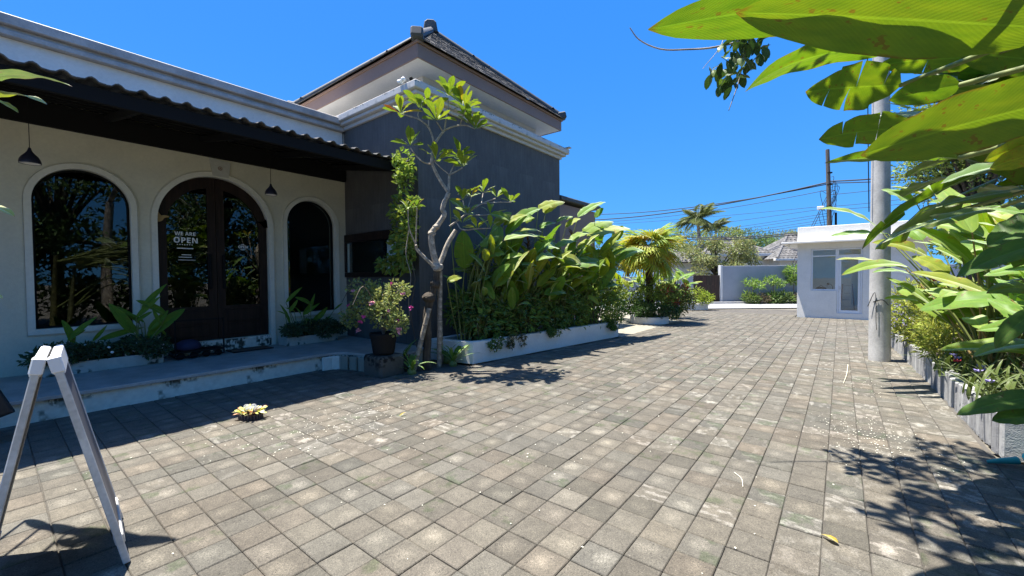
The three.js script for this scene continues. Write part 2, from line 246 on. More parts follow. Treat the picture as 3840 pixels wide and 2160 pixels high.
const NEAR_LEAVES = [
  [[0.34,2.71,-2.50],[-0.71,2.65,-1.93],0.19],
  [[0.63,2.43,-2.53],[-0.37,2.66,-2.07],0.28],
  [[0.30,2.70,-3.04],[-0.40,2.47,-2.49],0.14],
  [[0.27,2.63,-3.40],[-0.18,2.64,-3.17],0.27],
  [[0.46,2.45,-3.04],[0.20,2.46,-3.09],0.14],
  [[0.71,2.14,-2.41],[0.06,1.99,-2.21],0.25],
  [[0.44,2.06,-2.90],[-0.07,2.08,-2.68],0.11],
  [[0.27,2.24,-2.89],[-0.10,2.25,-2.85],0.18],
  [[0.70,2.65,-2.72],[0.29,2.57,-2.65],0.25],
  [[0.71,2.02,-2.98],[0.39,1.96,-2.98],0.15],
  [[0.68,2.06,-2.71],[0.48,1.99,-2.67],0.09],
  [[0.68,2.01,-2.71],[0.50,1.96,-2.69],0.10],
  [[0.71,2.15,-3.87],[0.12,1.69,-3.92],0.15],
  [[0.76,1.91,-3.79],[0.21,1.71,-3.61],0.17],
  [[0.81,1.79,-3.19],[0.58,1.64,-3.13],0.21],
  [[0.77,1.66,-3.03],[0.46,1.49,-3.04],0.13],
  [[0.83,1.32,-3.46],[0.68,1.09,-3.47],0.09],
  [[0.95,0.83,-3.68],[0.56,0.65,-3.63],0.14],
  [[0.88,0.71,-3.63],[0.70,0.65,-3.61],0.14],
  [[1.01,2.02,-3.98],[0.42,1.92,-3.90],0.19],
  [[0.92,2.37,-3.66],[0.50,2.61,-3.58],0.18],
  [[0.64,2.74,-3.57],[0.17,2.80,-3.45],0.18],
  [[0.90,2.60,-3.51],[0.52,2.76,-3.47],0.21],
  [[1.02,2.00,-3.86],[0.63,2.28,-3.81],0.22],
  [[0.88,2.74,-4.33],[0.62,2.81,-4.98],0.23],
  [[0.71,2.54,-4.37],[0.24,2.80,-4.22],0.28],
  [[1.13,3.19,-4.90],[0.72,3.39,-4.74],0.32],
  [[1.10,2.78,-4.66],[0.66,3.14,-4.83],0.28],
  [[0.92,3.25,-4.63],[0.46,3.27,-4.14],0.26],
  [[1.00,1.98,-4.00],[0.82,2.10,-4.65],0.28],
  [[1.23,3.24,-4.96],[0.68,3.30,-4.31],0.32],
  [[0.62,3.13,-4.12],[0.23,3.75,-4.69],0.24],
  [[0.79,2.61,-3.96],[0.44,3.07,-4.54],0.31],
  [[1.08,3.07,-4.28],[0.83,3.50,-5.24],0.25],
  [[1.20,3.12,-4.68],[0.69,2.81,-4.15],0.24],
  [[0.80,2.30,-4.13],[0.42,2.31,-4.78],0.24],
  [[0.84,2.50,-3.87],[0.65,2.57,-4.90],0.31],
  [[0.73,2.54,-3.84],[0.45,2.82,-4.57],0.26],
  [[0.69,2.18,-4.18],[0.39,2.13,-4.60],0.36],
  [[0.75,2.23,-4.14],[0.35,2.40,-4.22],0.37],
  [[1.04,2.67,-4.24],[0.61,2.86,-4.10],0.33],
  [[1.02,2.83,-4.00],[0.64,2.71,-4.13],0.28],
  [[0.68,2.61,-3.85],[0.32,2.60,-4.39],0.27],
  [[0.69,3.11,-4.13],[0.25,3.27,-4.48],0.23],
  [[1.12,2.81,-4.76],[0.62,3.18,-4.96],0.37],
  [[0.92,3.16,-4.48],[0.52,3.07,-4.06],0.23],
  [[1.07,2.96,-4.53],[0.76,3.15,-4.57],0.29],
  [[0.64,2.47,-3.72],[0.18,2.81,-4.72],0.38],
  [[1.00,2.40,-4.04],[0.74,2.60,-4.81],0.36],
  [[0.97,2.90,-4.58],[0.45,2.82,-4.38],0.24],
  [[0.99,2.46,-4.75],[0.55,2.34,-4.24],0.28],
  [[1.12,2.27,-4.60],[0.70,2.11,-4.75],0.23],
  [[0.92,2.60,-4.08],[0.64,2.77,-4.14],0.29],
  [[0.79,2.56,-4.11],[0.46,3.04,-4.73],0.36],
  [[0.69,1.98,-4.48],[0.19,1.69,-3.82],0.38],
  [[0.74,2.80,-3.87],[0.30,3.08,-3.93],0.23],
];
const CLUMP_LEAVES = [
  [[0.42,2.17,-7.98],[-0.26,2.49,-7.70],0.20],
  [[0.53,2.09,-8.07],[-0.12,2.06,-7.55],0.17],
  [[0.71,1.57,-7.83],[-0.05,1.71,-7.10],0.13],
  [[0.69,1.61,-7.55],[0.01,1.50,-6.89],0.10],
  [[0.77,1.45,-7.24],[0.31,1.53,-6.87],0.13],
  [[1.39,1.23,-6.96],[0.65,1.53,-6.76],0.23],
  [[0.79,1.17,-7.51],[0.45,1.19,-7.24],0.12],
  [[0.86,2.50,-8.33],[0.47,2.79,-8.40],0.24],
  [[1.08,2.48,-8.37],[0.57,2.81,-8.36],0.25],
  [[1.27,2.50,-8.39],[0.88,2.84,-8.60],0.28],
  [[1.50,2.37,-8.20],[0.93,2.48,-8.00],0.22],
  [[0.92,1.75,-7.87],[0.34,1.95,-7.66],0.19],
  [[1.33,1.56,-7.93],[0.98,1.86,-7.91],0.28],
  [[1.43,1.59,-7.76],[1.31,1.96,-8.18],0.28],
  [[1.09,1.50,-7.62],[0.75,1.75,-7.73],0.25],
  [[1.63,1.59,-7.66],[1.62,1.93,-8.03],0.30],
  [[1.58,1.33,-7.49],[1.28,1.50,-7.39],0.23],
  [[1.66,1.46,-7.43],[1.77,1.79,-8.03],0.26],
  [[1.01,1.15,-7.68],[0.78,1.47,-7.50],0.18],
  [[1.28,1.19,-7.64],[0.89,1.25,-7.33],0.16],
  [[1.47,2.20,-8.56],[1.26,2.49,-8.90],0.28],
  [[1.36,1.90,-8.47],[1.14,2.21,-8.80],0.26],
  [[0.89,1.98,-8.10],[0.70,2.22,-8.46],0.23],
  [[1.73,2.09,-8.38],[1.70,2.40,-9.24],0.30],
];
const LEFT_LEAVES = [
  [[-4.29,2.71,0.08],[-3.74,2.71,-0.36],0.15],
  [[-4.37,2.66,0.01],[-3.86,2.60,-0.26],0.07],
  [[-4.17,2.64,-0.02],[-4.00,2.55,-0.15],0.06],
  [[-4.39,1.98,0.03],[-4.04,1.91,-0.12],0.06],
  [[-4.40,1.38,0.03],[-4.11,1.40,-0.06],0.06],
];
const TWIG = [[-1.43,3.63,-3.46],[-1.37,3.53,-3.50],[-1.23,3.45,-3.62],[-1.04,3.44,-3.76],[-0.86,3.46,-3.91],[-0.67,3.53,-4.06],[-0.61,3.62,-4.10],[-0.55,3.72,-4.15],[-0.41,3.93,-4.27]];
const TWIG_LEAVES = [[-0.83,3.70,-4.03],[-0.81,3.81,-4.19],[-0.75,3.77,-4.20],[-0.68,3.55,-3.95],[-0.74,3.51,-3.93],[-0.70,3.42,-3.87],[-0.63,3.40,-3.91],[-0.56,3.43,-3.92],[-0.54,3.51,-4.06],[-0.52,3.55,-4.23],[-0.54,3.32,-3.91],[-0.54,3.44,-4.25],[-0.62,3.33,-4.02],[-0.66,3.27,-3.97],[-0.75,3.40,-4.16],[-0.77,3.40,-3.97],[-0.80,3.34,-3.86],[-0.84,3.30,-3.92],[-0.81,3.32,-4.05],[-0.72,3.13,-3.80],[-0.75,3.27,-4.24],[-0.76,3.07,-3.74],[-0.88,3.29,-4.02],[-0.91,3.32,-4.04],[-0.73,3.06,-3.76],[-0.71,3.29,-4.17],[-0.71,3.40,-3.96],[-0.66,3.58,-4.11],[-0.65,3.29,-3.83],[-0.58,3.36,-3.90]];
// ---------- shared textures and materials ----------
const grainB = tex(256, (u, v) => { const g = 0.55 * fbm(u * 24, v * 24, 3, 24) + 0.45 * hash2(u * 256, v * 256, 9); return [g, g, g]; }, false);
const plasterC = tex(512, (u, v) => { const a = fbm(u * 5, v * 5, 11, 5, 5), b = fbm(u * 40, v * 40, 17, 40, 3); const k = 0.93 + 0.06 * (a - 0.5) + 0.05 * (b - 0.5); return [k, k, k * 0.995]; });
const dampC = tex(512, (u, v) => { const a = fbm(u * 4, v * 4, 31, 4, 5), b = fbm(u * 28, v * 28, 37, 28, 4), st = sstep(0.56, 0.72, a) * sstep(0.4, 0.62, b); const k = 0.9 - 0.1 * (b - 0.5) - 0.55 * st; return [k, k * (1 + 0.02 * st), k * (1 - 0.03 * st)]; });
const moldC = tex(512, (u, v) => { const a = fbm(u * 3, v * 3, 131, 3, 5), b = fbm(u * 34, v * 9, 137, 0, 4), c = fbm(u * 24, v * 24, 139, 24, 4), st = sstep(0.52, 0.66, a) * sstep(0.42, 0.6, 0.5 * b + 0.5 * c); const k = 0.93 - 0.12 * (c - 0.5) - 0.62 * st; return [k * (1 - 0.02 * st), k, k * (0.98 - 0.05 * st)]; });
const slateC = tex(512, (u, v) => { const a = fbm(u * 3, v * 2, 231, 0, 5), b = fbm(u * 50, v * 3, 237, 0, 4), c = fbm(u * 30, v * 30, 239, 30, 3); const k = 0.86 + 0.22 * (a - 0.5) + 0.14 * (b - 0.5) + 0.06 * (c - 0.5); return [k, k, k]; });
const concC = tex(512, (u, v) => { const a = fbm(u * 6, v * 6, 41, 6, 5), b = fbm(u * 60, v * 60, 43, 60, 3); const k = 0.86 + 0.22 * (a - 0.5) + 0.12 * (b - 0.5); return [k, k, k]; });
const barkC = tex(256, (u, v) => { const a = fbm(u * 6, v * 12, 51, 6, 4), b = fbm(u * 32, v * 10, 57, 32, 3); const k = 0.80 + 0.42 * (a - 0.5) + 0.35 * (b - 0.5); return [k, k * 0.97, k * 0.93]; });
const woodC = tex(256, (u, v) => { const a = fbm(u * 40, v * 3, 61, 40, 3); const k = 0.75 + 0.5 * (a - 0.5); return [k, k * 0.97, k * 0.94]; });
const tileC = tex(256, (u, v) => { const a = fbm(u * 8, v * 8, 65, 8, 5), k = 0.7 + 0.7 * (a - 0.5); return [k, k, k]; });
// midrib and side veins: u along the blade, v across
const veinC = tex(512, (u, v) => { const q = Math.abs(v - 0.5) * 2, rib = sstep(0.05, 0.02, q), ph = (u * 44 + q * 9), vein = Math.pow(0.5 + 0.5 * Math.sin(ph * 6.283), 3) * 0.028 * (1 - rib), n = fbm(u * 9, v * 9, 71, 9, 4); const k = 0.86 + 0.16 * (n - 0.5) + vein + 0.12 * rib; const sp = fbm(u * 30, v * 14, 73, 0, 3), br = Math.max(sstep(0.70, 0.76, sp) * sstep(0.45, 0.6, n), sstep(0.9, 0.99, q + 0.12 * (sp - 0.5)) * sstep(0.45, 0.6, fbm(u * 6, v * 3, 79, 0, 3)), sstep(0.95, 0.99, u + 0.05 * (sp - 0.5))); return [lerp(k * (1 + 0.14 * (n - 0.5)), 0.95, br * 0.8), lerp(k, 0.62, br * 0.8), lerp(k * (0.85 + 0.15 * rib), 0.9, br * 0.5)]; });
const veinB = tex(256, (u, v) => { const q = Math.abs(v - 0.5) * 2, rib = sstep(0.06, 0.0, q), ph = (u * 44 + q * 9), k = 0.4 + 0.12 * Math.sin(ph * 6.283) + 0.35 * rib; return [k, k, k]; }, false);
const bump = (t, s) => ({ bumpMap: t, bumpScale: s });

const M = {
  white: std(lin(0.92, 0.895, 0.84), 0.85, { map: plasterC, ...bump(grainB, 0.0015) }),
  shadedwhite: std(lin(0.72, 0.69, 0.55), 0.88, { map: plasterC, ...bump(grainB, 0.002) }),  // white plaster with canopy shade and warm bounce put into its colour
  trim: std(lin(0.82, 0.80, 0.69), 0.85, { map: plasterC }),
  slate: std(lin(0.135, 0.131, 0.124), 0.8, { map: slateC, ...bump(grainB, 0.0025) }),
  greywall: std(lin(0.30, 0.33, 0.38), 0.85, { map: plasterC, ...bump(grainB, 0.003) }),
  cornice: std(lin(0.66, 0.65, 0.62), 0.75, { map: dampC, ...bump(grainB, 0.002) }),
  zinc: std(lin(0.60, 0.56, 0.52), 0.6, { map: concC }),
  soffit: std(lin(0.90, 0.87, 0.81), 0.8, { map: plasterC }),
  brown: std(lin(0.30, 0.195, 0.15), 0.65, { map: plasterC }),
  black: phy(lin(0.010, 0.010, 0.010), 0.8, { specularIntensity: 0.3 }),
  rooft: std(lin(0.10, 0.095, 0.088), 0.72, { map: tileC }),
  rooft2: std(lin(0.14, 0.13, 0.115), 0.72, { map: tileC }),
  cap: std(lin(0.10, 0.105, 0.105), 0.7, { map: concC }),
  canopy: std(lin(0.13, 0.125, 0.115), 0.75, { map: tileC }),
  canopy2: std(lin(0.17, 0.16, 0.15), 0.75, { map: tileC }),
  door: phy(lin(0.04, 0.022, 0.017), 0.5, { map: woodC, specularIntensity: 0.5 }),
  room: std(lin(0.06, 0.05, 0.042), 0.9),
  terrace: std(lin(0.50, 0.48, 0.44), 0.55, { map: concC, ...bump(grainB, 0.001) }),
  riser: std(lin(0.78, 0.76, 0.68), 0.85, { map: moldC, ...bump(grainB, 0.002) }),
  conc: std(lin(0.42, 0.42, 0.41), 0.88, { map: dampC, ...bump(grainB, 0.004) }),
  pole: std(lin(0.62, 0.61, 0.59), 0.7, { map: concC, ...bump(grainB, 0.001) }),
  glass: phy(lin(0.55, 0.58, 0.57), 0.0, { transmission: 1, thickness: 0, ior: 1.52 }),
  clear: phy(lin(0.93, 0.96, 0.95), 0.0, { transmission: 1, thickness: 0, ior: 1.5 }),
  vinyl: std(lin(0.82, 0.83, 0.82), 0.6),
  alu: std(lin(0.78, 0.79, 0.80), 0.45),
  bark: std(lin(0.60, 0.56, 0.49), 0.85, { map: barkC, ...bump(barkC, 0.004) }),
  darkbark: std(lin(0.10, 0.085, 0.065), 0.9, { map: barkC, ...bump(barkC, 0.012) }),
  bamboo: std(lin(0.46, 0.43, 0.37), 0.7, { map: barkC }),
  soil: std(lin(0.055, 0.042, 0.03), 1, { ...bump(grainB, 0.01) }),
  road: std(lin(0.42, 0.42, 0.42), 0.9, { map: concC, ...bump(grainB, 0.003) }),
  wire: std(lin(0.02, 0.022, 0.03), 0.7),
  wood: std(lin(0.20, 0.17, 0.14), 0.8, { map: woodC }),
  steelgrey: std(lin(0.86, 0.84, 0.80), 0.45, { map: concC }),
  stem: std(lin(0.16, 0.19, 0.05), 0.6),
};
const leafMat = (r, g, b, gloss = 0.5, tr = 0.42, o = {}) => phy(lin(r, g, b), 0.95, { clearcoat: 0.18, clearcoatRoughness: gloss * 0.7, map: veinC, transmission: tr, thickness: 0, ior: 1.4, side: THREE.DoubleSide, ...bump(veinB, 0.0018), ...o });
const smallMat = (r, g, b, rough = 0.6, tr = 0.35) => phy(lin(r, g, b), 0.95, { vertexColors: true, transmission: tr, thickness: 0, ior: 1.4, side: THREE.DoubleSide });
const LF = {
  heli: [leafMat(0.27, 0.43, 0.018, 0.5, 0.5), leafMat(0.19, 0.38, 0.018, 0.5, 0.5), leafMat(0.37, 0.45, 0.016, 0.5, 0.5)],
  helidark: [leafMat(0.13, 0.27, 0.035, 0.5, 0.4), leafMat(0.17, 0.32, 0.03, 0.5, 0.42)],
  near: [leafMat(0.18, 0.32, 0.010, 0.42, 0.52), leafMat(0.215, 0.33, 0.010, 0.42, 0.52), leafMat(0.10, 0.22, 0.02, 0.4, 0.42)],
  yellow: leafMat(0.55, 0.42, 0.02, 0.55), rust: leafMat(0.34, 0.12, 0.02, 0.6, 0.3),
  frangi: [leafMat(0.25, 0.38, 0.025, 0.45, 0.45), leafMat(0.31, 0.41, 0.025, 0.45, 0.45), leafMat(0.19, 0.32, 0.03, 0.42, 0.42)],
  palm: [leafMat(0.42, 0.46, 0.02, 0.5, 0.48), leafMat(0.52, 0.45, 0.018, 0.5, 0.48), leafMat(0.30, 0.42, 0.02, 0.5, 0.48)],
};
const B = {
  paddle: [blade({ w: 0.34, arc: 0.75, fold: 0.3, seed: 1 }), blade({ w: 0.30, arc: 0.45, fold: 0.5, seed: 2, tear: 2 }), blade({ w: 0.36, arc: 1.0, fold: 0.22, seed: 3, tear: 3 }), blade({ w: 0.26, arc: 0.55, fold: 0.7, seed: 4 })],
  slim: blade({ w: 0.17, arc: 0.5, fold: 0.4, shape: 'lance', seed: 12 }),
  frangi: [blade({ w: 0.34, n: 8, m: 2, arc: 0.5, fold: 0.25, shape: 'obovate', seed: 5 }), blade({ w: 0.36, n: 8, m: 2, arc: 0.85, fold: 0.35, shape: 'obovate', seed: 6 }), blade({ w: 0.32, n: 8, m: 2, arc: 0.2, fold: 0.3, shape: 'obovate', seed: 7 })],
  lance: [blade({ w: 0.18, n: 9, m: 2, arc: 0.9, fold: 0.35, shape: 'lance', seed: 8 }), blade({ w: 0.15, n: 9, m: 2, arc: 1.3, fold: 0.4, shape: 'lance', seed: 9 })],
  strap: [blade({ w: 0.09, n: 9, m: 1, arc: 1.4, fold: 0.4, shape: 'strap', seed: 10 }), blade({ w: 0.08, n: 9, m: 1, arc: 0.8, fold: 0.4, shape: 'strap', seed: 11 })],
};
const wide = new Map(); // blades of a wanted width for single leaves
function bladeOf(w, arc, fold, tear, seed, shape = 'paddle', curl = 0) { const k = [w.toFixed(2), arc, fold, tear, seed, shape, curl].join(); if (!wide.has(k)) wide.set(k, blade({ w, arc, fold, tear, seed, shape, curl, n: 18, m: 4 })); return wide.get(k); }

// ---------- ground, paving, road ----------
const camF = V(-Math.sin(YAW), 0, -Math.cos(YAW)), camR = V(Math.cos(YAW), 0, -Math.sin(YAW));
const far = (x, d, y = 0) => V(camR.x * x + camF.x * d, y, camR.z * x + camF.z * d); // road frame: x along the road, d away from the lane
const depthOf = (x, z) => camF.x * x + camF.z * z;
{
  const g = setting('ground', 'dry earth around the buildings');
  const p = new THREE.PlaneGeometry(420, 420); p.rotateX(-Math.PI / 2); p.translate(0, -0.05, 0);
  part('earth', boxUV(p, 0.5), std(lin(0.20, 0.18, 0.14), 1, { map: concC, ...bump(grainB, 0.01) }), g);
}
const GX = -2.168, GZ = -1.683, TS = 0.21;
const bedEdge = (z) => lerp(-5.03, -4.38, sat((-z - 5.25) / 4.57));
function paved(x, z) {
  if (x > 1.02 && z < -5.0) return false; if (x > 3.2 || x < -6.79 || z > 1.3) return false;
  if (z < -5.0 && z > -9.9 && x < bedEdge(z) + 0.06) return false;
  if (z <= -9.9 && x < -4.25 + 0.25 * Math.sin(z * 1.7) * 0 - Math.max(0, (-z - 14.5)) * 0.9) return false;
  if (x > -1.25 && z < -18.05) return false;
  if (Math.hypot(x + 5.35, z + 4.6) < 0.5) return false;
  return depthOf(x, z) < 18.9;
}
{
  const N = 2048, C = 8, d = new Uint8Array(N * N * 4), bmp = new Uint8Array(N * N * 4), S = N / C;
  for (let cy = 0; cy < C; cy++) for (let cx = 0; cx < C; cx++) {
    const id = cy * C + cx, R = rng(900 + id), tone = 0.83 + 0.12 * R(), warm = (R() - 0.45) * 0.03, worn = R() < 0.45 ? 0.03 : 0.06 + 0.18 * R(), ox = 0.5 + (R() - 0.5) * 0.35, oy = 0.5 + (R() - 0.5) * 0.35, stain = id >= 52 ? 0.55 : id >= 44 ? 0.25 : 0, moss = id % 5 === 0 ? 0.16 : 0;
    for (let j = 0; j < S; j++) for (let i = 0; i < S; i++) {
      const u = i / S, v = j / S, k = ((cy * S + j) * N + cx * S + i) * 4;
      const a = fbm(u * 4, v * 4, id * 13 + 1, 0, 4), f = vnoise(u * 46, v * 46, id * 13 + 5), f2 = vnoise(u * 90, v * 90, id * 13 + 6), h = hash2(i, j, id);
      const dd = Math.hypot((u - ox) * 1.25, v - oy) + (a - 0.5) * 0.5;
      const wear = worn * sstep(0.42, 0.06, dd) * (0.35 + 0.9 * f); // pale dust trodden into the coarse face, in grains
      let g = tone * 0.60 * (0.9 + 0.22 * (a - 0.5)) + 0.11 * (f - 0.5) + 0.10 * (f2 - 0.5) + 0.05 * (h - 0.5);
      if (f2 > 0.86) g += 0.12; if (f < 0.1) g -= 0.1;
      g += wear * 0.8;
      const st = stain * sstep(0.5, 0.72, fbm(u * 3 + 7, v * 6, id * 7 + 3, 0, 4)) * (0.5 + 0.6 * f);
      const mo = moss * sstep(0.5, 0.75, fbm(u * 3, v * 3, id + 77, 0, 3));
      const r = g * (1.0 + warm) - mo * 0.5, gg = g * 0.97 - mo * 0.28, b = g * (0.90 - warm) - mo * 0.55;
      d[k] = sat(lerp(r, 0.93, st)) * 255; d[k + 1] = sat(lerp(gg, 0.92, st)) * 255; d[k + 2] = sat(lerp(b, 0.90, st)) * 255; d[k + 3] = 255;
      const q = 0.5 + 0.3 * (f - 0.5) + 0.35 * (f2 - 0.5) + 0.2 * (h - 0.5); bmp[k] = bmp[k + 1] = bmp[k + 2] = sat(q) * 255; bmp[k + 3] = 255;
    }
  }
  const mk = (a, s) => { const t = new THREE.DataTexture(a, N, N); t.magFilter = THREE.LinearFilter; t.minFilter = THREE.LinearMipmapLinearFilter; t.generateMipmaps = true; if (s) t.colorSpace = THREE.SRGBColorSpace; t.needsUpdate = true; return t; };
  const map = mk(d, true), bm = mk(bmp, false);
  const tints = [[1, 1, 1], [0.92, 0.91, 0.90], [1.05, 1.045, 1.03], [1.02, 0.98, 0.955], [0.80, 0.81, 0.80], [1.16, 1.15, 1.14]];
  const mats = tints.map((t) => std(lin(t[0] * 0.475, t[1] * 0.462, t[2] * 0.432), 0.92, { map, bumpMap: bm, bumpScale: 0.003 }));
  const massMat = std(lin(0.475, 0.462, 0.432), 0.92, { map, bumpMap: bm, bumpScale: 0.003, vertexColors: true });
  // paver: flat top, worn rounded edges, sides; uv inside its own atlas cell
  const half = TS / 2 - 0.0022, inn = half - 0.0045;
  const paverGeo = (cell) => {
    const ring = (h, y) => [[-h, y, -h], [h, y, -h], [h, y, h], [-h, y, h]], r0 = ring(inn, 0), r1 = ring(half, -0.005), r2 = ring(half, -0.05), pos = [], uv = [];
    const cu = (cell % C) / C, cv = Math.floor(cell / C) / C; const put = (p) => { pos.push(...p); uv.push(cu + (0.03 + 0.94 * (p[0] / TS + 0.5)) / C, cv + (0.03 + 0.94 * (p[2] / TS + 0.5)) / C); };
    const quad = (a, b, c, e) => [a, c, b, a, e, c].forEach(put);
    quad(r0[0], r0[1], r0[2], r0[3]); for (let i = 0; i < 4; i++) { const j = (i + 1) % 4; quad(r1[i], r1[j], r0[j], r0[i]); quad(r2[i], r2[j], r1[j], r1[i]); }
    const g = new THREE.BufferGeometry(); g.setAttribute('position', new THREE.Float32BufferAttribute(pos, 3)); g.setAttribute('uv', new THREE.Float32BufferAttribute(uv, 2)); g.computeVertexNormals(); return g;
  };
  const geos = Array.from({ length: 64 }, (_, i) => paverGeo(i));
  const pave = setting('pavement', 'worn square concrete pavers of the driveway laid in a straight grid');
  { const s = new THREE.Shape(); const pts = [[-6.79, 1.3], [3.2, 1.3], [3.2, -5], [1.02, -5], [1.02, -18.0], [-1.3, -18.0], [-1.3, -22], [-14, -14.5], [-4.3, -9.9], [-5.0, -5.1], [-6.79, -5.0]]; pts.forEach((p, i) => i ? s.lineTo(p[0], -p[1]) : s.moveTo(p[0], -p[1])); const g = new THREE.ShapeGeometry(s); g.rotateX(-Math.PI / 2); g.translate(0, -0.011, 0); part('joint_sand', boxUV(g), std(lin(0.11, 0.10, 0.085), 1, { map: dampC }), pave); }
  const R = rng(77), list = [], cam = camera; cam.updateMatrixWorld(); cam.updateProjectionMatrix();
  for (let i = -24; i < 27; i++) for (let j = -82; j < 15; j++) {
    const x = GX + (i + 0.5) * TS, z = GZ + (j + 0.5) * TS; if (!paved(x, z)) continue;
    const p = V(x, 0, z).project(cam), vis = V(x, 0, z).sub(cam.position).dot(V(camF.x, 0, camF.z)) > 0.3 && Math.abs(p.x) < 1.03 && Math.abs(p.y) < 1.05;
    const w = 0.9 * Math.exp(-((x + 4.1) ** 2 * 1.2 + (z + 2.3) ** 2 * 1.6)) + 0.7 * Math.exp(-((x + 1.3) ** 2 * 0.7 + (z + 6.2) ** 2 * 0.25)) + 0.55 * Math.exp(-((x - 0.3) ** 2 * 1.2)) * (z < -2 ? 1 : 0.3) + (x > 0.55 ? 1.2 : 0) + 0.5 * Math.exp(-((x + 1.8) ** 2 * 0.4 + (z + 11) ** 2 * 0.2));
    const r = R(); const cell = r < w * 0.35 ? 52 + Math.floor(R() * 12) : r < w ? 44 + Math.floor(R() * 8) : Math.floor(R() * 44);
    let tint = Math.floor(R() * 3.999); const q = R(); if (q < 0.07) tint = 4; else if (q < 0.12) tint = 5;
    list.push({ x: x + (R() - 0.5) * 0.002, z: z + (R() - 0.5) * 0.002, y: (R() - 0.5) * 0.006, rx: (R() - 0.5) * 0.02 * R(), rz: (R() - 0.5) * 0.02 * R(), k: Math.floor(R() * 4), cell, tint, near: vis ? Math.hypot(x, z) : 99 + Math.hypot(x, z) });
  }
  list.sort((a, b) => a.near - b.near);
  const rest = [], m4 = new THREE.Matrix4(), qn = new THREE.Quaternion(), e = new THREE.Euler();
  list.forEach((t, n) => {
    e.set(t.rx, t.k * Math.PI / 2, t.rz, 'XYZ');
    if (n < 300) { const o = part('paver', geos[t.cell], mats[t.tint], pave, [t.x, t.y, t.z]); o.rotation.copy(e); }
    else { const g = geos[t.cell].clone(); g.applyMatrix4(m4.compose(V(t.x, t.y, t.z), qn.setFromEuler(e), V(1, 1, 1))); const c = new Float32Array(g.attributes.position.count * 3), tt = tints[t.tint]; for (let i = 0; i < c.length; i++) c[i] = tt[i % 3]; g.setAttribute('color', new THREE.BufferAttribute(c, 3)); rest.push(g); }
  });
  const far_ = part('paver', rest, massMat, pave); far_.userData.kind = 'stuff';
}
{ // pale sandy verge between the beds, concrete apron under the bed's far end
  const s = new THREE.Shape(); [[-4.27, -9.85], [-4.27, -14.5], [-10, -19], [-14, -19], [-14, -9.85]].forEach((p, i) => i ? s.lineTo(p[0], -p[1]) : s.moveTo(p[0], -p[1]));
  const g = new THREE.ShapeGeometry(s); g.rotateX(-Math.PI / 2); g.translate(0, -0.006, 0);
  const v = setting('verge', 'pale sandy strip around the palm planter');
  part('sand', boxUV(g, 0.7), std(lin(0.33, 0.305, 0.24), 1, { map: dampC, ...bump(grainB, 0.01) }), v);
}
{ // the road beyond, crossing at an angle
  const r = setting('road', 'pale concrete road crossing behind the driveway');
  const g = new THREE.PlaneGeometry(90, 3.3); g.rotateX(-Math.PI / 2); g.translate(0, 0, 0); const o = part('carriageway', boxUV(g, 0.6), M.road, r); o.position.copy(far(5, 20.85, 0.0)); o.rotation.y = YAW;
  const k = part('kerb', bx(-45, 45, -0.05, 0.1, -0.1, 0.1, 0.02), M.road, r); k.position.copy(far(5, 22.45)); k.rotation.y = YAW;
}
{ // fallen petals and grit, too many to count
  const R = rng(4), lv = new Leaves();
  const spots = [[-4.1, -2.3, 0.7, 200], [-4.5, -1.4, 0.8, 60], [0.25, -5.0, 0.5, 260], [-1.5, -4, 2.4, 60], [-2.5, -3, 1.8, 50], [0.2, -7.5, 0.6, 90]];
  for (const [x, z, r, n] of spots) for (let i = 0; i < n; i++) { const a = R() * 6.28, q = r * Math.sqrt(R()) * (0.5 + R()); const px = x + Math.cos(a) * q * 0.9, pz = z + Math.sin(a) * q * 1.3; if (!paved(px, pz)) continue; const d = V(Math.cos(a * 7), 0.05, Math.sin(a * 7)).normalize(), L = 0.006 + 0.014 * R(); const k = 0.75 + 0.25 * R(); lv.put(V(px, 0.006, pz), d, UPV, L, L * 0.6, [k, k * 0.97, k * 0.85], 0.1); }
  const o = part('fallen_petals', lv.geo(), std(lin(0.8, 0.8, 0.75), 0.8, { vertexColors: true, side: THREE.DoubleSide }), scene); o.userData = { kind: 'stuff', label: 'scattered pale petals and crumbs on the pavers', category: 'petals' };
}

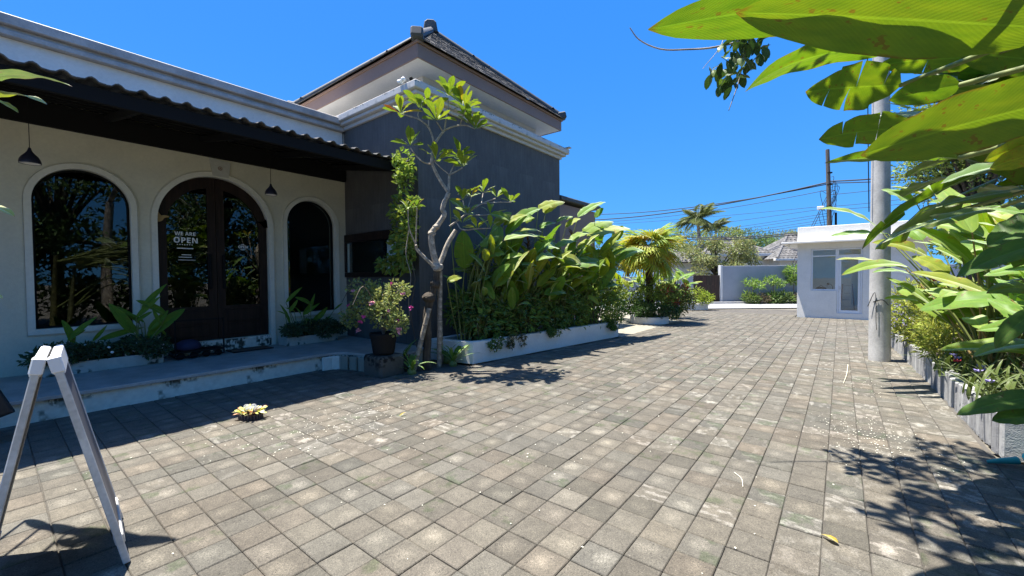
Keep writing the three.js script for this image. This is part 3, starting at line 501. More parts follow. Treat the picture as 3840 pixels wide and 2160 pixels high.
// ---------- shop front ----------
const FX = -8.5, TY = 0.265; // front face of the wall, terrace level
const font = await new FontLoader().loadAsync('fonts/droid/droid_sans_bold.typeface.json');
function archShape(z0, z1, y0, ys, grow = 0, open = false) { // arch outline in (u = -z, y): straight sides up to ys, half circle above
  const a = -z0 - grow, b = -z1 + grow, r = (b - a) / 2, s = new THREE.Shape(); const yb = open ? y0 : y0 - grow;
  s.moveTo(a, yb); s.lineTo(b, yb); s.lineTo(b, ys); s.absarc((a + b) / 2, ys, r, 0, Math.PI, false); s.lineTo(a, yb); return s;
}
const WIN = [{ z0: -0.395, z1: -1.395, y0: 0.855, ys: 2.60 }, { z0: -3.665, z1: -4.662, y0: 0.838, ys: 2.61 }], DOOR = { z0: -1.70, z1: -3.342, y0: 0.46, ys: 2.465 };
{
  const b = thing('shop_building', 'white plastered shop front with arched windows under a black tiled canopy', 'building');
  const s = new THREE.Shape(); s.moveTo(-6, 0); s.lineTo(4.9, 0); s.lineTo(4.9, 3.95); s.lineTo(-6, 3.95); s.closePath();
  for (const o of [...WIN, DOOR]) { const h = archShape(o.z0, o.z1, o.y0, o.ys); s.holes.push(new THREE.Path(h.getPoints(32))); }
  part('front_wall', wallGeo(s, FX, 0.26, 32), M.shadedwhite, b);
  part('parapet_wall', pb(FX - 0.26, FX + 0.004, 3.951, 4.66, -4.9, 6), M.white, b);
  part('side_wall', [pb(-13, FX - 0.26, 0, 4.66, 5.74, 6), pb(-13, -12.74, 0, 4.66, -4.6, 5.74)], M.shadedwhite, b);
  part('roof_slab', pb(-13.2, FX - 0.27, 4.45, 4.64, -4.85, 6.0), M.cornice, b);
  // stepped metal coping along the parapet
  part('coping', [bx(-9.0, FX + 0.10, 4.665, 4.74, -4.86, 6.1, 0.01), bx(-9.0, FX + 0.06, 4.742, 4.79, -4.86, 6.1, 0.008), bx(-9.0, FX + 0.13, 4.792, 4.93, -4.86, 6.1, 0.012)], M.zinc, b);
  // dim room behind the glass
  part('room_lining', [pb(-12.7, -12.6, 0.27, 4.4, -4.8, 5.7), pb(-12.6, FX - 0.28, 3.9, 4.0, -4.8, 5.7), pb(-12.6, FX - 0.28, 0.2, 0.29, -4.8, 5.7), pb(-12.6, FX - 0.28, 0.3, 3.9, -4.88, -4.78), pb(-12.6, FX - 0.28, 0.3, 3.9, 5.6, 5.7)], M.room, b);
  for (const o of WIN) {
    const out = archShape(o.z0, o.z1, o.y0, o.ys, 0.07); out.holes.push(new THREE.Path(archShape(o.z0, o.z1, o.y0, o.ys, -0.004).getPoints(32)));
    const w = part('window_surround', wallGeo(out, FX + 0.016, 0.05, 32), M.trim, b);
    const line = archShape(o.z0, o.z1, o.y0, o.ys, 0.082); line.holes.push(new THREE.Path(archShape(o.z0, o.z1, o.y0, o.ys, 0.0745).getPoints(32))); part('bead', wallGeo(line, FX + 0.022, 0.05, 32), M.shadedwhite, w);
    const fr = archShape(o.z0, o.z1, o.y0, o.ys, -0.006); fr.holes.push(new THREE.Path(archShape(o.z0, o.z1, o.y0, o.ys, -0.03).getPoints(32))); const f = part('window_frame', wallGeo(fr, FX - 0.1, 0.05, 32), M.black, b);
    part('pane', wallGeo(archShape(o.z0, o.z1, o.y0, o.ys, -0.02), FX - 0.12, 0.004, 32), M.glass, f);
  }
  { const o = DOOR; const hoop = (g0, g1) => { const a = -o.z0, b = -o.z1, cc = (a + b) / 2, r0 = (b - a) / 2 + g0, r1 = (b - a) / 2 + g1, s3 = new THREE.Shape(); s3.moveTo(cc - r1, TY); s3.lineTo(cc - r0, TY); s3.lineTo(cc - r0, o.ys); for (let i = 0; i <= 32; i++) { const q = Math.PI * (1 - i / 32); s3.lineTo(cc + r0 * Math.cos(q), o.ys + r0 * Math.sin(q)); } s3.lineTo(cc + r0, TY); s3.lineTo(cc + r1, TY); s3.lineTo(cc + r1, o.ys); for (let i = 0; i <= 32; i++) { const q = Math.PI * i / 32; s3.lineTo(cc + r1 * Math.cos(q), o.ys + r1 * Math.sin(q)); } s3.closePath(); return s3; };
    const w = part('door_surround', wallGeo(hoop(-0.004, 0.075), FX + 0.016, 0.05, 4), M.trim, b); part('bead', wallGeo(hoop(0.08, 0.088), FX + 0.022, 0.05, 4), M.shadedwhite, w);
    part('door_step', bx(FX - 0.2, FX + 0.03, TY, 0.455, -3.338, -1.704, 0.01), M.riser, b);
    // two arched leaves
    const a = 1.706, e = 3.336, c = (a + e) / 2, r = (e - a) / 2, ys = o.ys, DX = FX - 0.1;
    for (const sd of [-1, 1]) {
      const s2 = new THREE.Shape(), g2 = new THREE.Path(), ri = r - 0.13, ci = 0.125, yb = 1.05; const N = 20;
      const P = (u, y) => [c + sd * u, y]; const outl = [P(0.004, 0.462), P(r, 0.462)]; for (let i = 0; i <= N; i++) { const t = i / N * Math.PI / 2; outl.push(P(Math.max(0.004, r * Math.cos(t)), ys + r * Math.sin(t))); }
      const inl = [P(ci, yb), P(ri, yb)]; const tm = Math.acos(ci / ri); for (let i = 0; i <= N; i++) { const t = i / N * tm; inl.push(P(ri * Math.cos(t), ys - 0.05 + (ri) * Math.sin(t))); }
      outl.forEach((p, i) => i ? s2.lineTo(...p) : s2.moveTo(...p)); inl.forEach((p, i) => i ? g2.lineTo(...p) : g2.moveTo(...p)); s2.closePath(); g2.closePath(); s2.holes.push(g2);
      const leaf = part('door_leaf', wallGeo(s2, DX, 0.05, 24), M.door, b);
      const gs = new THREE.Shape(); inl.forEach((p, i) => i ? gs.lineTo(...p) : gs.moveTo(...p)); gs.closePath(); part('pane', wallGeo(gs, DX - 0.02, 0.004, 24), M.glass, leaf);
      for (const [y0, y1] of [[0.53, 0.72], [0.76, 0.98]]) { const z1 = -(c + sd * 0.13), z2 = -(c + sd * (r - 0.13)); part('door_panel', bx(DX - 0.01, DX + 0.014, y0, y1, Math.min(z1, z2), Math.max(z1, z2), 0.01), M.door, leaf); }
      part('pull_handle', bx(DX, DX + 0.05, 1.35, 1.95, -(c + sd * 0.10) - 0.02, -(c + sd * 0.10) + 0.02, 0.008), M.black, leaf);
      // carved wooden hook on the jamb side
      const hk = new THREE.Shape(); hk.moveTo(0, -0.05); hk.quadraticCurveTo(0.05, -0.06, 0.075, 0); hk.quadraticCurveTo(0.10, 0.035, 0.15, 0.03); hk.quadraticCurveTo(0.10, 0.07, 0.05, 0.04); hk.quadraticCurveTo(0.03, 0.06, 0, 0.11); hk.closePath(); const hg = new THREE.ExtrudeGeometry(hk, { depth: 0.025, bevelEnabled: true, bevelSize: 0.004, bevelThickness: 0.004, bevelSegments: 1 }); if (sd > 0) hg.scale(-1, 1, 1); hg.rotateY(Math.PI / 2); part('carved_hook', hg, std(lin(0.36, 0.24, 0.09), 0.6), leaf, [DX + 0.03, 2.50 + (sd > 0 ? 0.04 : 0), -(c + sd * (r - 0.012))]);
    }
    const word = (t, size, y, zc, name) => { const g = new TextGeometry(t, { font, size, depth: 0.002, curveSegments: 5 }); g.computeBoundingBox(); const w2 = g.boundingBox.max.x - g.boundingBox.min.x; g.translate(-w2 / 2, 0, 0); g.rotateY(Math.PI / 2); return part(name, g, M.vinyl, b, [DX - 0.014, y, zc]); };
    word('WE ARE', 0.058, 2.255, -2.085, 'vinyl_lettering'); word('OPEN', 0.092, 2.13, -2.085, 'vinyl_lettering'); word('OPEN', 0.042, 2.085, -2.935, 'vinyl_lettering');
    part('vinyl_lettering', [...[0, 1, 2, 3, 4, 5, 6].map((i) => bx(DX - 0.014, DX - 0.012, 2.094, 2.108, -1.985 - i * 0.033, -1.97 - i * 0.033, 0.0005)), bx(DX - 0.014, DX - 0.012, 2.03, 2.046, -2.19, -1.97, 0.0005), bx(DX - 0.014, DX - 0.012, 1.925, 1.936, -2.16, -2.03, 0.0005), bx(DX - 0.014, DX - 0.012, 1.885, 1.896, -2.17, -1.99, 0.0005), bx(DX - 0.014, DX - 0.012, 1.84, 1.848, -2.22, -1.98, 0.0005), bx(DX - 0.014, DX - 0.012, 2.135, 2.139, -2.99, -2.88, 0.0005), bx(DX - 0.014, DX - 0.012, 2.068, 2.072, -2.99, -2.88, 0.0005), bx(DX - 0.014, DX - 0.012, 2.148, 2.156, -2.96, -2.91, 0.0005), bx(DX - 0.014, DX - 0.012, 2.05, 2.058, -2.97, -2.90, 0.0005)], M.vinyl, b);
  }
  { // plaster patch with a small seal above the door
    const s2 = new THREE.Shape(); s2.moveTo(-0.16, 0.30); s2.lineTo(0.16, 0.27); s2.lineTo(0.13, 0); s2.lineTo(-0.11, 0); s2.closePath(); const g = new THREE.ExtrudeGeometry(s2, { depth: 0.006, bevelEnabled: false }); g.rotateY(Math.PI / 2); const pl = part('seal_patch', boxUV(g), std(lin(0.62, 0.62, 0.56), 0.9, { map: dampC }), b, [FX + 0.018, 3.30, -2.57]);
    const rg = new THREE.TorusGeometry(0.028, 0.006, 6, 18); rg.rotateY(Math.PI / 2); part('seal', [rg, moved(new THREE.BoxGeometry(0.008, 0.02, 0.02), 0, 0, 0)].map((q) => (q.index ? q : q)), M.brown, pl, [0.01, 0.14, 0]); }
}
{ // raised terrace with stained riser, rounded at its end
  const t = setting('terrace', 'raised grey concrete terrace with stained pale riser in front of the shop');
  const s = new THREE.Shape(); s.moveTo(-8.49, -6); s.lineTo(-6.72, -6); s.lineTo(-6.72, 3.5); s.bezierCurveTo(-6.72, 3.9, -6.15, 3.75, -5.85, 3.98); s.bezierCurveTo(-5.7, 4.1, -5.65, 4.4, -5.8, 4.88); s.lineTo(-8.49, 4.88); s.closePath();
  const g = new THREE.ExtrudeGeometry(s, { depth: 0.03, bevelEnabled: true, bevelSize: 0.008, bevelThickness: 0.008, bevelSegments: 2, curveSegments: 16 }); g.rotateX(-Math.PI / 2); g.translate(0, TY - 0.038, 0); part('floor_slab', boxUV(g), M.terrace, t);
  const g2 = new THREE.ExtrudeGeometry(s, { depth: 0.25, bevelEnabled: false, curveSegments: 16 }); g2.rotateX(-Math.PI / 2); g2.scale(1, 1, 1); g2.translate(-0.03, -0.025, 0); part('riser', boxUV(g2), M.riser, t);
  part('pot_stone', bx(-5.88, -5.40, -0.02, 0.318, -4.08, -3.64, 0.03), std(lin(0.10, 0.095, 0.08), 0.9, { map: moldC }), t);
  // upright edging stones along the rounded end
  const cur = new THREE.CatmullRomCurve3([V(-6.70, 0, -3.42), V(-6.62, 0, -3.62), V(-6.35, 0, -3.74), V(-6.05, 0, -3.82), V(-5.82, 0, -3.93), V(-5.68, 0, -4.1), V(-5.63, 0, -4.35)]); const R = rng(8);
  for (let i = 0; i < 10; i++) { const p = cur.getPoint((i + 0.5) / 10), q = cur.getTangent((i + 0.5) / 10); const o = part('edging_stone', bx(-0.075, 0.075, -0.02, 0.215 + 0.012 * R(), -0.03, 0.03, 0.012), [M.riser, M.conc, std(lin(0.09, 0.085, 0.075), 0.85, { map: dampC }), std(lin(0.30, 0.30, 0.24), 0.85, { map: dampC })][i < 2 ? 0 : i < 5 ? 3 : 2], t, [p.x + 0.03, 0, p.z + 0.02]); o.rotation.y = Math.atan2(-q.z, q.x); }
}
{ // canopy: fascia, rafters, battens and wavy roof tiles
  const c = thing('tiled_canopy', 'black lean-to canopy of wavy roof tiles over the shop terrace', 'canopy');
  const XE = -6.13, YE = 3.59, XW = FX + 0.0, YW = 4.02, ang = Math.atan2(YW - YE, XE - XW); const zA = -4.88, zB = 5.8;
  part('fascia', bx(XE - 0.10, XE - 0.05, 3.39, 3.55, zA, zB, 0.006), M.black, c);
  part('wall_beam', bx(XW + 0.02, XW + 0.09, 3.60, 3.92, zA, zB, 0.006), M.black, c);
  for (let i = 0; i < 9; i++) { const z = -4.6 + i * 1.15; const g = bx(-1.14, 1.14, -0.05, 0.05, -0.03, 0.03, 0.005); g.rotateZ(-ang); part('rafter', g, M.black, c, [(XE + XW) / 2 - 0.02, (YE + YW) / 2 - 0.14, z]); }
  for (let i = 0; i < 7; i++) { const t = (i + 0.5) / 7; part('batten', bx(-0.02, 0.02, -0.015, 0.015, zA, zB, 0.004), M.black, c, [lerp(XE - 0.02, XW, t), lerp(YE, YW, t) - 0.065, 0]); }
  // one tile: S-wave across, slightly tapered lap
  const W = 0.202, L = 0.45, pos = [], idx = [], uv = [], nx = 8; const prof = (t) => 0.030 * Math.pow(Math.max(0, Math.cos((t - 0.5) * Math.PI * 2.1)), 1.0) - 0.006 * Math.cos(t * Math.PI * 2);
  for (const lay of [0, 1]) for (let i = 0; i <= nx; i++) for (const e of [0, 1]) { const t = i / nx; pos.push(e ? -L : 0, prof(t) - lay * 0.014 + (e ? -0.012 : 0.006), (0.5 - t) * (W + 0.012)); uv.push(t, e); }
  const id = (l, i, e) => l * (nx + 1) * 2 + i * 2 + e; for (let i = 0; i < nx; i++) { idx.push(id(0, i, 0), id(0, i + 1, 0), id(0, i, 1), id(0, i + 1, 0), id(0, i + 1, 1), id(0, i, 1), id(1, i, 0), id(1, i, 1), id(1, i + 1, 0), id(1, i + 1, 0), id(1, i, 1), id(1, i + 1, 1), id(0, i, 0), id(1, i, 0), id(0, i + 1, 0), id(1, i, 0), id(1, i + 1, 0), id(0, i + 1, 0)); }
  const tg = new THREE.BufferGeometry(); tg.setAttribute('position', new THREE.Float32BufferAttribute(pos, 3)); tg.setAttribute('uv', new THREE.Float32BufferAttribute(uv, 2)); tg.setIndex(idx); const tile = tg.toNonIndexed(); tile.computeVertexNormals();
  const R = rng(21), rest = []; let n = 0;
  for (let row = 0; row < 6; row++) for (let k = 0; k < 52; k++) { const z = -4.775 + k * W, x = XE - row * 0.395 * Math.cos(ang), y = YE + row * 0.395 * Math.sin(ang); const rz = -ang + (R() - 0.5) * 0.02, dy = (R() - 0.5) * 0.006; if (n < 290 && k < 27) { const o = part('roof_tile', tile, R() < 0.5 ? M.canopy : M.canopy2, c, [x, y + dy, z]); o.rotation.z = rz; n++; } else rest.push(moved(tile, x, y + dy, z, 0, 0, rz)); }
  part('roof_tile', rest, M.canopy, c).userData.kind = 'stuff';
}
for (const [z, h, lab] of [[-0.36, 0, 'black bell pendant lamp hanging in front of the larger arched window'], [-3.036, 0.03, 'black bell pendant lamp hanging between the arched door and the narrow window']]) {
  const l = thing('pendant_lamp', lab, 'lamp', [-7.6, 2.91 + h, z], 0, 'pendant lamps under the canopy');
  part('shade', lathe([[0.093, 0.0], [0.094, 0.02], [0.088, 0.05], [0.07, 0.085], [0.045, 0.115], [0.024, 0.145], [0.014, 0.175], [0.012, 0.19], [0.0, 0.192]], 28), std(lin(0.02, 0.02, 0.035), 0.4), l);
  part('shade_lining', lathe([[0.0, 0.1], [0.05, 0.09], [0.082, 0.045], [0.088, 0.004]], 28), std(lin(0.7, 0.7, 0.68), 0.7, { side: THREE.DoubleSide }), l);
  part('bulb', moved(new THREE.SphereGeometry(0.028, 12, 10), 0, 0.05, 0), std(lin(0.75, 0.75, 0.72), 0.3), l);
  part('cord', tube([[0, 0.19, 0], [0, 0.93 - h, 0]], 0.004, 0.004, 6), M.black, l);
}
// ---------- corner tower ----------
{
  const t = thing('corner_tower', 'dark grey rendered tower with hipped tile roof beside the shop front', 'building');
  const X1 = -6.02, X0 = -9.9, Z1 = -4.9, Z0 = -9.74;
  part('wall', pb(X0, X1, 0, 4.75, Z0, Z1), M.slate, t);
  part('cornice', [bx(X0 - 0.05, X1 + 0.05, 4.70, 4.775, Z0 - 0.05, Z1 + 0.05, 0.01), bx(X0 - 0.14, X1 + 0.13, 4.777, 4.845, Z0 - 0.14, Z1 + 0.13, 0.012), bx(X0 - 0.20, X1 + 0.19, 4.847, 4.985, Z0 - 0.22, Z1 + 0.19, 0.015)], M.cornice, t);
  const uw = part('upper_wall', pb(-10.2, -6.42, 4.9, 5.46, -9.2, -5.37), std(lin(0.74, 0.68, 0.60), 0.85, { map: plasterC }), t);
  const ex = -5.93, ez = -4.85, wx = -10.78, wz = -9.70, ys = 5.445;
  part('soffit', pb(wx + 0.02, ex - 0.02, ys, ys + 0.03, wz + 0.02, ez - 0.02), M.soffit, t);
  part('fascia', [bx(wx, ex, ys - 0.01, ys + 0.24, ez - 0.03, ez + 0.0, 0.004), bx(wx, ex, ys - 0.01, ys + 0.24, wz, wz + 0.03, 0.004), bx(ex - 0.03, ex + 0.003, ys - 0.008, ys + 0.238, wz, ez + 0.003, 0.004), bx(wx - 0.003, wx + 0.03, ys - 0.008, ys + 0.238, wz, ez + 0.003, 0.004)], M.brown, t);
  part('fascia_trim', [bx(wx - 0.03, ex + 0.03, ys + 0.242, ys + 0.285, ez - 0.03, ez + 0.03, 0.004), bx(ex - 0.03, ex + 0.033, ys + 0.244, ys + 0.287, wz - 0.03, ez + 0.033, 0.004)], M.brown, t);
  // hipped roof in courses of flat tiles
  const roof = part('roof_deck', (() => { const cx = (ex + wx) / 2, cz = (ez + wz) / 2, y0 = ys + 0.25, hy = 0.86 * (ex - wx) / 2; const g = new THREE.ConeGeometry((ex - wx) / 2 * Math.SQRT2, hy, 4, 1); g.rotateY(Math.PI / 4); g.translate(cx, y0 + hy / 2, cz); return boxUV(g); })(), M.black, t);
  const R = rng(33), cx = (ex + wx) / 2, cz = (ez + wz) / 2, hw = (ex - wx) / 2 + 0.08, hz = (ez - wz) / 2 + 0.08, sl = Math.atan(0.86), rows = 17, run = hw / rows, tw = 0.27, tg = bx(-0.02, run / Math.cos(sl) + 0.05, 0, 0.016, -tw / 2 + 0.003, tw / 2 - 0.003, 0.004), rest = []; let n = 0;
  const kerf = []; for (let face = 0; face < 4; face++) for (let r = 0; r < rows; r++) { const d = hw - r * run, w2 = (face % 2 ? hw : hz) * (1 - r / rows) - 0.05, cnt = Math.max(1, Math.floor(2 * w2 / tw)); for (let k = 0; k < cnt; k++) { const a = (k - (cnt - 1) / 2) * tw + (r % 2 ? 0.05 : -0.05); if (Math.abs(a) > w2) continue; const y = ys + 0.29 + r * run * 0.86 + (R() - 0.5) * 0.006; const m = new THREE.Matrix4().compose(face === 0 ? V(cx + d, y, cz + a) : face === 1 ? V(cx + a, y, cz + (d * hz / hw)) : face === 2 ? V(cx - d, y, cz + a) : V(cx + a, y, cz - d * hz / hw), new THREE.Quaternion().setFromEuler(new THREE.Euler(0, [Math.PI, Math.PI / 2, 0, -Math.PI / 2][face], sl - 0.06 + (R() - 0.5) * 0.02, 'YXZ')), V(1, 1, 1)); if (face === 0 && n < 290) { const o = part('roof_tile', tg, R() < 0.55 ? M.rooft : M.rooft2, roof); o.applyMatrix4(m); n++; } else { const g = tg.clone(); g.applyMatrix4(m); rest.push(g); } } }
  part('roof_tile', rest, M.rooft, roof).userData.kind = 'stuff';
  // hip caps, corner horn and apex block
  const apex = V(cx, ys + 0.30 + hw * 0.86, cz); for (const [sx, sz] of [[1, 1], [1, -1], [-1, 1], [-1, -1]]) { const a = V(cx + sx * hw, ys + 0.31, cz + sz * hz); part('hip_cap', tube([a.clone().lerp(apex, 0.03), apex], 0.085, 0.085, 8), M.cap, roof); const cb = bx(-0.11, 0.11, 0, 0.19, -0.11, 0.11, 0.03); cb.rotateX(-0.2); cb.rotateY(Math.atan2(sx, sz)); part('corner_cap', cb, M.cap, roof, [a.x - sx * 0.06, a.y - 0.02, a.z - sz * 0.06]); }
  { const s = new THREE.Shape(); s.moveTo(-0.17, 0); s.lineTo(0.17, 0); s.lineTo(0.13, 0.22); s.lineTo(0.07, 0.27); s.lineTo(-0.07, 0.27); s.lineTo(-0.13, 0.22); s.closePath(); const g = new THREE.ExtrudeGeometry(s, { depth: 0.24, bevelEnabled: true, bevelSize: 0.02, bevelThickness: 0.02, bevelSegments: 1 }); g.translate(0, 0, -0.12); g.rotateY(Math.PI / 4); part('apex_block', boxUV(g), M.cap, roof, [apex.x, apex.y - 0.08, apex.z]); }
  // glazed case on the wall under the canopy
  const wn = part('wall_window_frame', [bx(-8.45, -6.53, 2.28, 2.45, Z1 + 0.002, Z1 + 0.07, 0.006), bx(-8.45, -6.53, 1.54, 1.64, Z1 + 0.002, Z1 + 0.07, 0.006), bx(-8.45, -8.40, 1.642, 2.278, Z1 + 0.002, Z1 + 0.07, 0.006), bx(-6.61, -6.53, 1.642, 2.278, Z1 + 0.002, Z1 + 0.07, 0.006)], M.door, t);
  part('backing', pb(-8.40, -6.61, 1.64, 2.28, Z1 + 0.002, Z1 + 0.01), M.black, wn); for (const [a, b2] of [[-8.395, -8.33], [-6.96, -6.615]]) part('side_panel', bx(a, b2, 1.645, 2.26, Z1 + 0.012, Z1 + 0.026, 0.003), std(lin(0.66, 0.70, 0.66), 0.6), wn); part('pane', pb(-8.40, -6.61, 1.642, 2.278, Z1 + 0.05, Z1 + 0.054), M.clear, wn);
  // drain pipe, wall lamp on the ledge and its cable
  part('ledge_lamp', [moved(new THREE.SphereGeometry(0.035, 12, 8), -6.03, 5.06, -4.78), moved(new THREE.CylinderGeometry(0.02, 0.02, 0.08, 10), -6.03, 5.01, -4.78)], M.black, t);
  part('spotlight', [moved(new THREE.CylinderGeometry(0.03, 0.04, 0.09, 12), -6.22, 5.03, -4.68, 0, 0, 1.3), moved(new THREE.SphereGeometry(0.04, 10, 8), -6.12, 5.04, -4.68)], M.vinyl, t);
  part('cable', tube([[-8.49, 4.78, -4.87], [-8.47, 4.5, -4.86], [-8.485, 4.2, -4.865], [-8.47, 3.95, -4.87]], 0.008, 0.008, 6), M.black, t);
  part('roof_flange', bx(X1 + 0.10, X1 + 0.28, 4.985, 5.01, Z0 - 0.18, Z0 - 0.05, 0.006), M.cornice, t);
}
{ const w = thing('rear_wing', 'low dark wing with sloping roof edge behind the tower', 'building'); part('wall', pb(-10, -6.12, 0, 3.55, -12.0, -9.75), M.brown, w); part('eave', bx(-10.2, -5.98, 3.62, 3.74, -12.15, -9.78, 0.02), M.cap, w); const s = new THREE.Shape(); s.moveTo(-10.2, 3.742); s.lineTo(-6.0, 3.742); s.lineTo(-8.2, 4.4); s.closePath(); const g = new THREE.ExtrudeGeometry(s, { depth: 2.35, bevelEnabled: false }); g.translate(0, 0, -12.15); part('roof', boxUV(g), M.rooft, w); }

// ---------- frangipani with its props ----------
{
  const t = thing('frangipani_tree', 'bare-limbed frangipani tree with leaf whorls in front of the dark tower', 'tree');
  const R = rng(12);
  FRANGI_BRANCHES.forEach((b, i) => { const r1 = b[b.length - 1], r0 = b[b.length - 2], pts = b.slice(0, -2).map(va); if (i === 0) { pts[0].y = -0.05; part('trunk', tube(pts, [0.075, 0.065, 0.06, 0.065, 0.06, 0.055, 0.05], 0.06, 12, 30, 1), M.darkbark, t); } else part('branch', tube(pts, r0 * 0.85, r1 * 0.9, 8, 0, 3), M.bark, t); });
  // swollen knots and lopped stubs
  const knot = (p, r, m, k) => { const g = new THREE.IcosahedronGeometry(r, 2), a = g.attributes.position; for (let i = 0; i < a.count; i++) { const q = V(a.getX(i), a.getY(i), a.getZ(i)); const s = 0.8 + 0.45 * vnoise(q.x / r * 1.6 + 9, q.y / r * 1.6 + q.z / r * 1.3 + 5, k); a.setXYZ(i, q.x * s, q.y * s * 0.85, q.z * s); } g.computeVertexNormals(); part('knot', g, m, t, p); };
  const trunk = FRANGI_BRANCHES[0]; knot(trunk[6], 0.085, M.bark, 3); knot([trunk[4][0] + 0.0, trunk[4][1] + 0.04, trunk[4][2] + 0.02], 0.10, M.darkbark, 4); knot(FRANGI_BRANCHES[1][2], 0.06, M.bark, 6); knot(FRANGI_BRANCHES[1][3], 0.055, M.bark, 7); knot(trunk[5], 0.085, M.darkbark, 8);
  FRANGI_TIPS.forEach((a, k) => {
    const p = va(a), n = (k > 12 ? 4 : 8) + Math.floor(R() * 4), sp = R() * 6;
    for (let i = 0; i < n; i++) { const az = sp + i / n * 6.283 + (R() - 0.5) * 0.5, el = 0.15 + 0.85 * R(), L = (k > 12 ? 0.18 : 0.24) + 0.12 * R(); const d = V(Math.cos(az) * Math.cos(el), Math.sin(el), Math.sin(az) * Math.cos(el)); const o = leafBetween('leaf', B.frangi[Math.floor(R() * 3)], k === 0 && i === 2 ? LF.rust : R() < 0.04 ? LF.yellow : LF.frangi[Math.floor(R() * 3)], t, p.clone().addScaledVector(d, 0.012), p.clone().addScaledVector(d, L), V((R() - 0.5) * 0.7, 1, (R() - 0.5) * 0.7)); }
  });
  part('hanging_roots', [tube([[-5.60, 2.3, -4.35], [-5.66, 1.9, -4.33], [-5.58, 1.55, -4.36], [-5.62, 1.15, -4.34], [-5.6, 0.8, -4.35]], 0.008, 0.004, 5)], M.bark, t);
}
for (const [a, b, lab] of [[[-5.41, 0, -4.25], [-5.22, 1.02, -4.44], 'short bamboo stake with its foot beside the bright bromeliad'], [[-5.32, 0, -4.72], [-5.15, 1.62, -4.62], 'tallest bamboo stake standing upright along the frangipani trunk'], [[-5.55, 0, -4.98], [-5.3, 1.35, -4.72], 'bamboo stake leaning in from the white planter corner']]) { // three bamboo stakes
  const t = thing('bamboo_stake', lab, 'stake', a, 0, 'stakes propping the frangipani');
  const d = va(b).sub(va(a)), m = V(0, 0, 0); part('cane', tube([m, d], 0.043, 0.038, 10, 3, 4), M.bamboo, t);
  for (const f of [0.25, 0.5, 0.74]) { const g = new THREE.TorusGeometry(0.04, 0.005, 5, 14); g.rotateX(Math.PI / 2); const o = part('node_ring', g, M.wood, t); o.position.copy(d).multiplyScalar(f); o.quaternion.setFromUnitVectors(UPV, d.clone().normalize()); }
}
{ // bromeliads and ferns at the foot of the tree
  const R = rng(51);
  [[-5.28, -4.12, 0.42, 12, LF.heli[1], 'bright strappy bromeliad at the foot of the frangipani stake'], [-5.75, -4.25, 0.5, 13, LF.heli[1], 'dark strappy plant behind the bromeliad by the terrace end'], [-5.22, -4.95, 0.5, 14, LF.heli[1], 'dark leafy plant spilling beside the white planter corner'], [-5.5, -5.05, 0.45, 10, LF.helidark[0], 'broad dark leaved plant between tree trunk and white planter']].forEach(([x, z, L, n, m, lab]) => {
    const t = thing('strap_plant', lab, 'plant', [x, 0, z]); part('crown_base', moved(new THREE.SphereGeometry(0.07, 10, 8), 0, 0.03, 0), M.stem, t);
    for (let i = 0; i < n; i++) { const a = i / n * 6.283 + R(), e = 0.15 + 0.75 * R(), l = L * (0.7 + 0.5 * R()); leafBetween('leaf', R() < 0.5 ? B.strap[i % 2] : B.lance[i % 2], m, t, V(0, 0.04, 0), V(Math.cos(a) * Math.cos(e) * l, 0.05 + Math.sin(e) * l, Math.sin(a) * Math.cos(e) * l)); }
  });
}
// ---------- white planter bed beside the tower ----------
{
  const t = thing('planter_box', 'long low white planter box along the dark tower wall', 'planter');
  const out = [[-5.03, 5.25], [-4.38, 9.82], [-5.98, 9.82], [-5.98, 5.1], [-5.42, 5.18]], s = new THREE.Shape(), h = new THREE.Path(); out.forEach((p, i) => i ? s.lineTo(...p) : s.moveTo(...p)); s.closePath();
  [[-5.13, 5.34], [-4.52, 9.72], [-5.88, 9.72], [-5.88, 5.22]].forEach((p, i) => i ? h.lineTo(...p) : h.moveTo(...p)); h.closePath(); s.holes.push(h);
  const g = new THREE.ExtrudeGeometry(s, { depth: 0.375, bevelEnabled: true, bevelSize: 0.008, bevelThickness: 0.008, bevelSegments: 1 }); g.rotateX(-Math.PI / 2); part('box_wall', boxUV(g), M.white, t);
  const s2 = new THREE.Shape(); [[-5.13, 5.3], [-4.5, 9.75], [-5.9, 9.75], [-5.9, 5.2]].forEach((p, i) => i ? s2.lineTo(...p) : s2.moveTo(...p)); const g2 = new THREE.ExtrudeGeometry(s2, { depth: 0.3, bevelEnabled: false }); g2.rotateX(-Math.PI / 2); part('soil', boxUV(g2), M.soil, t);
}
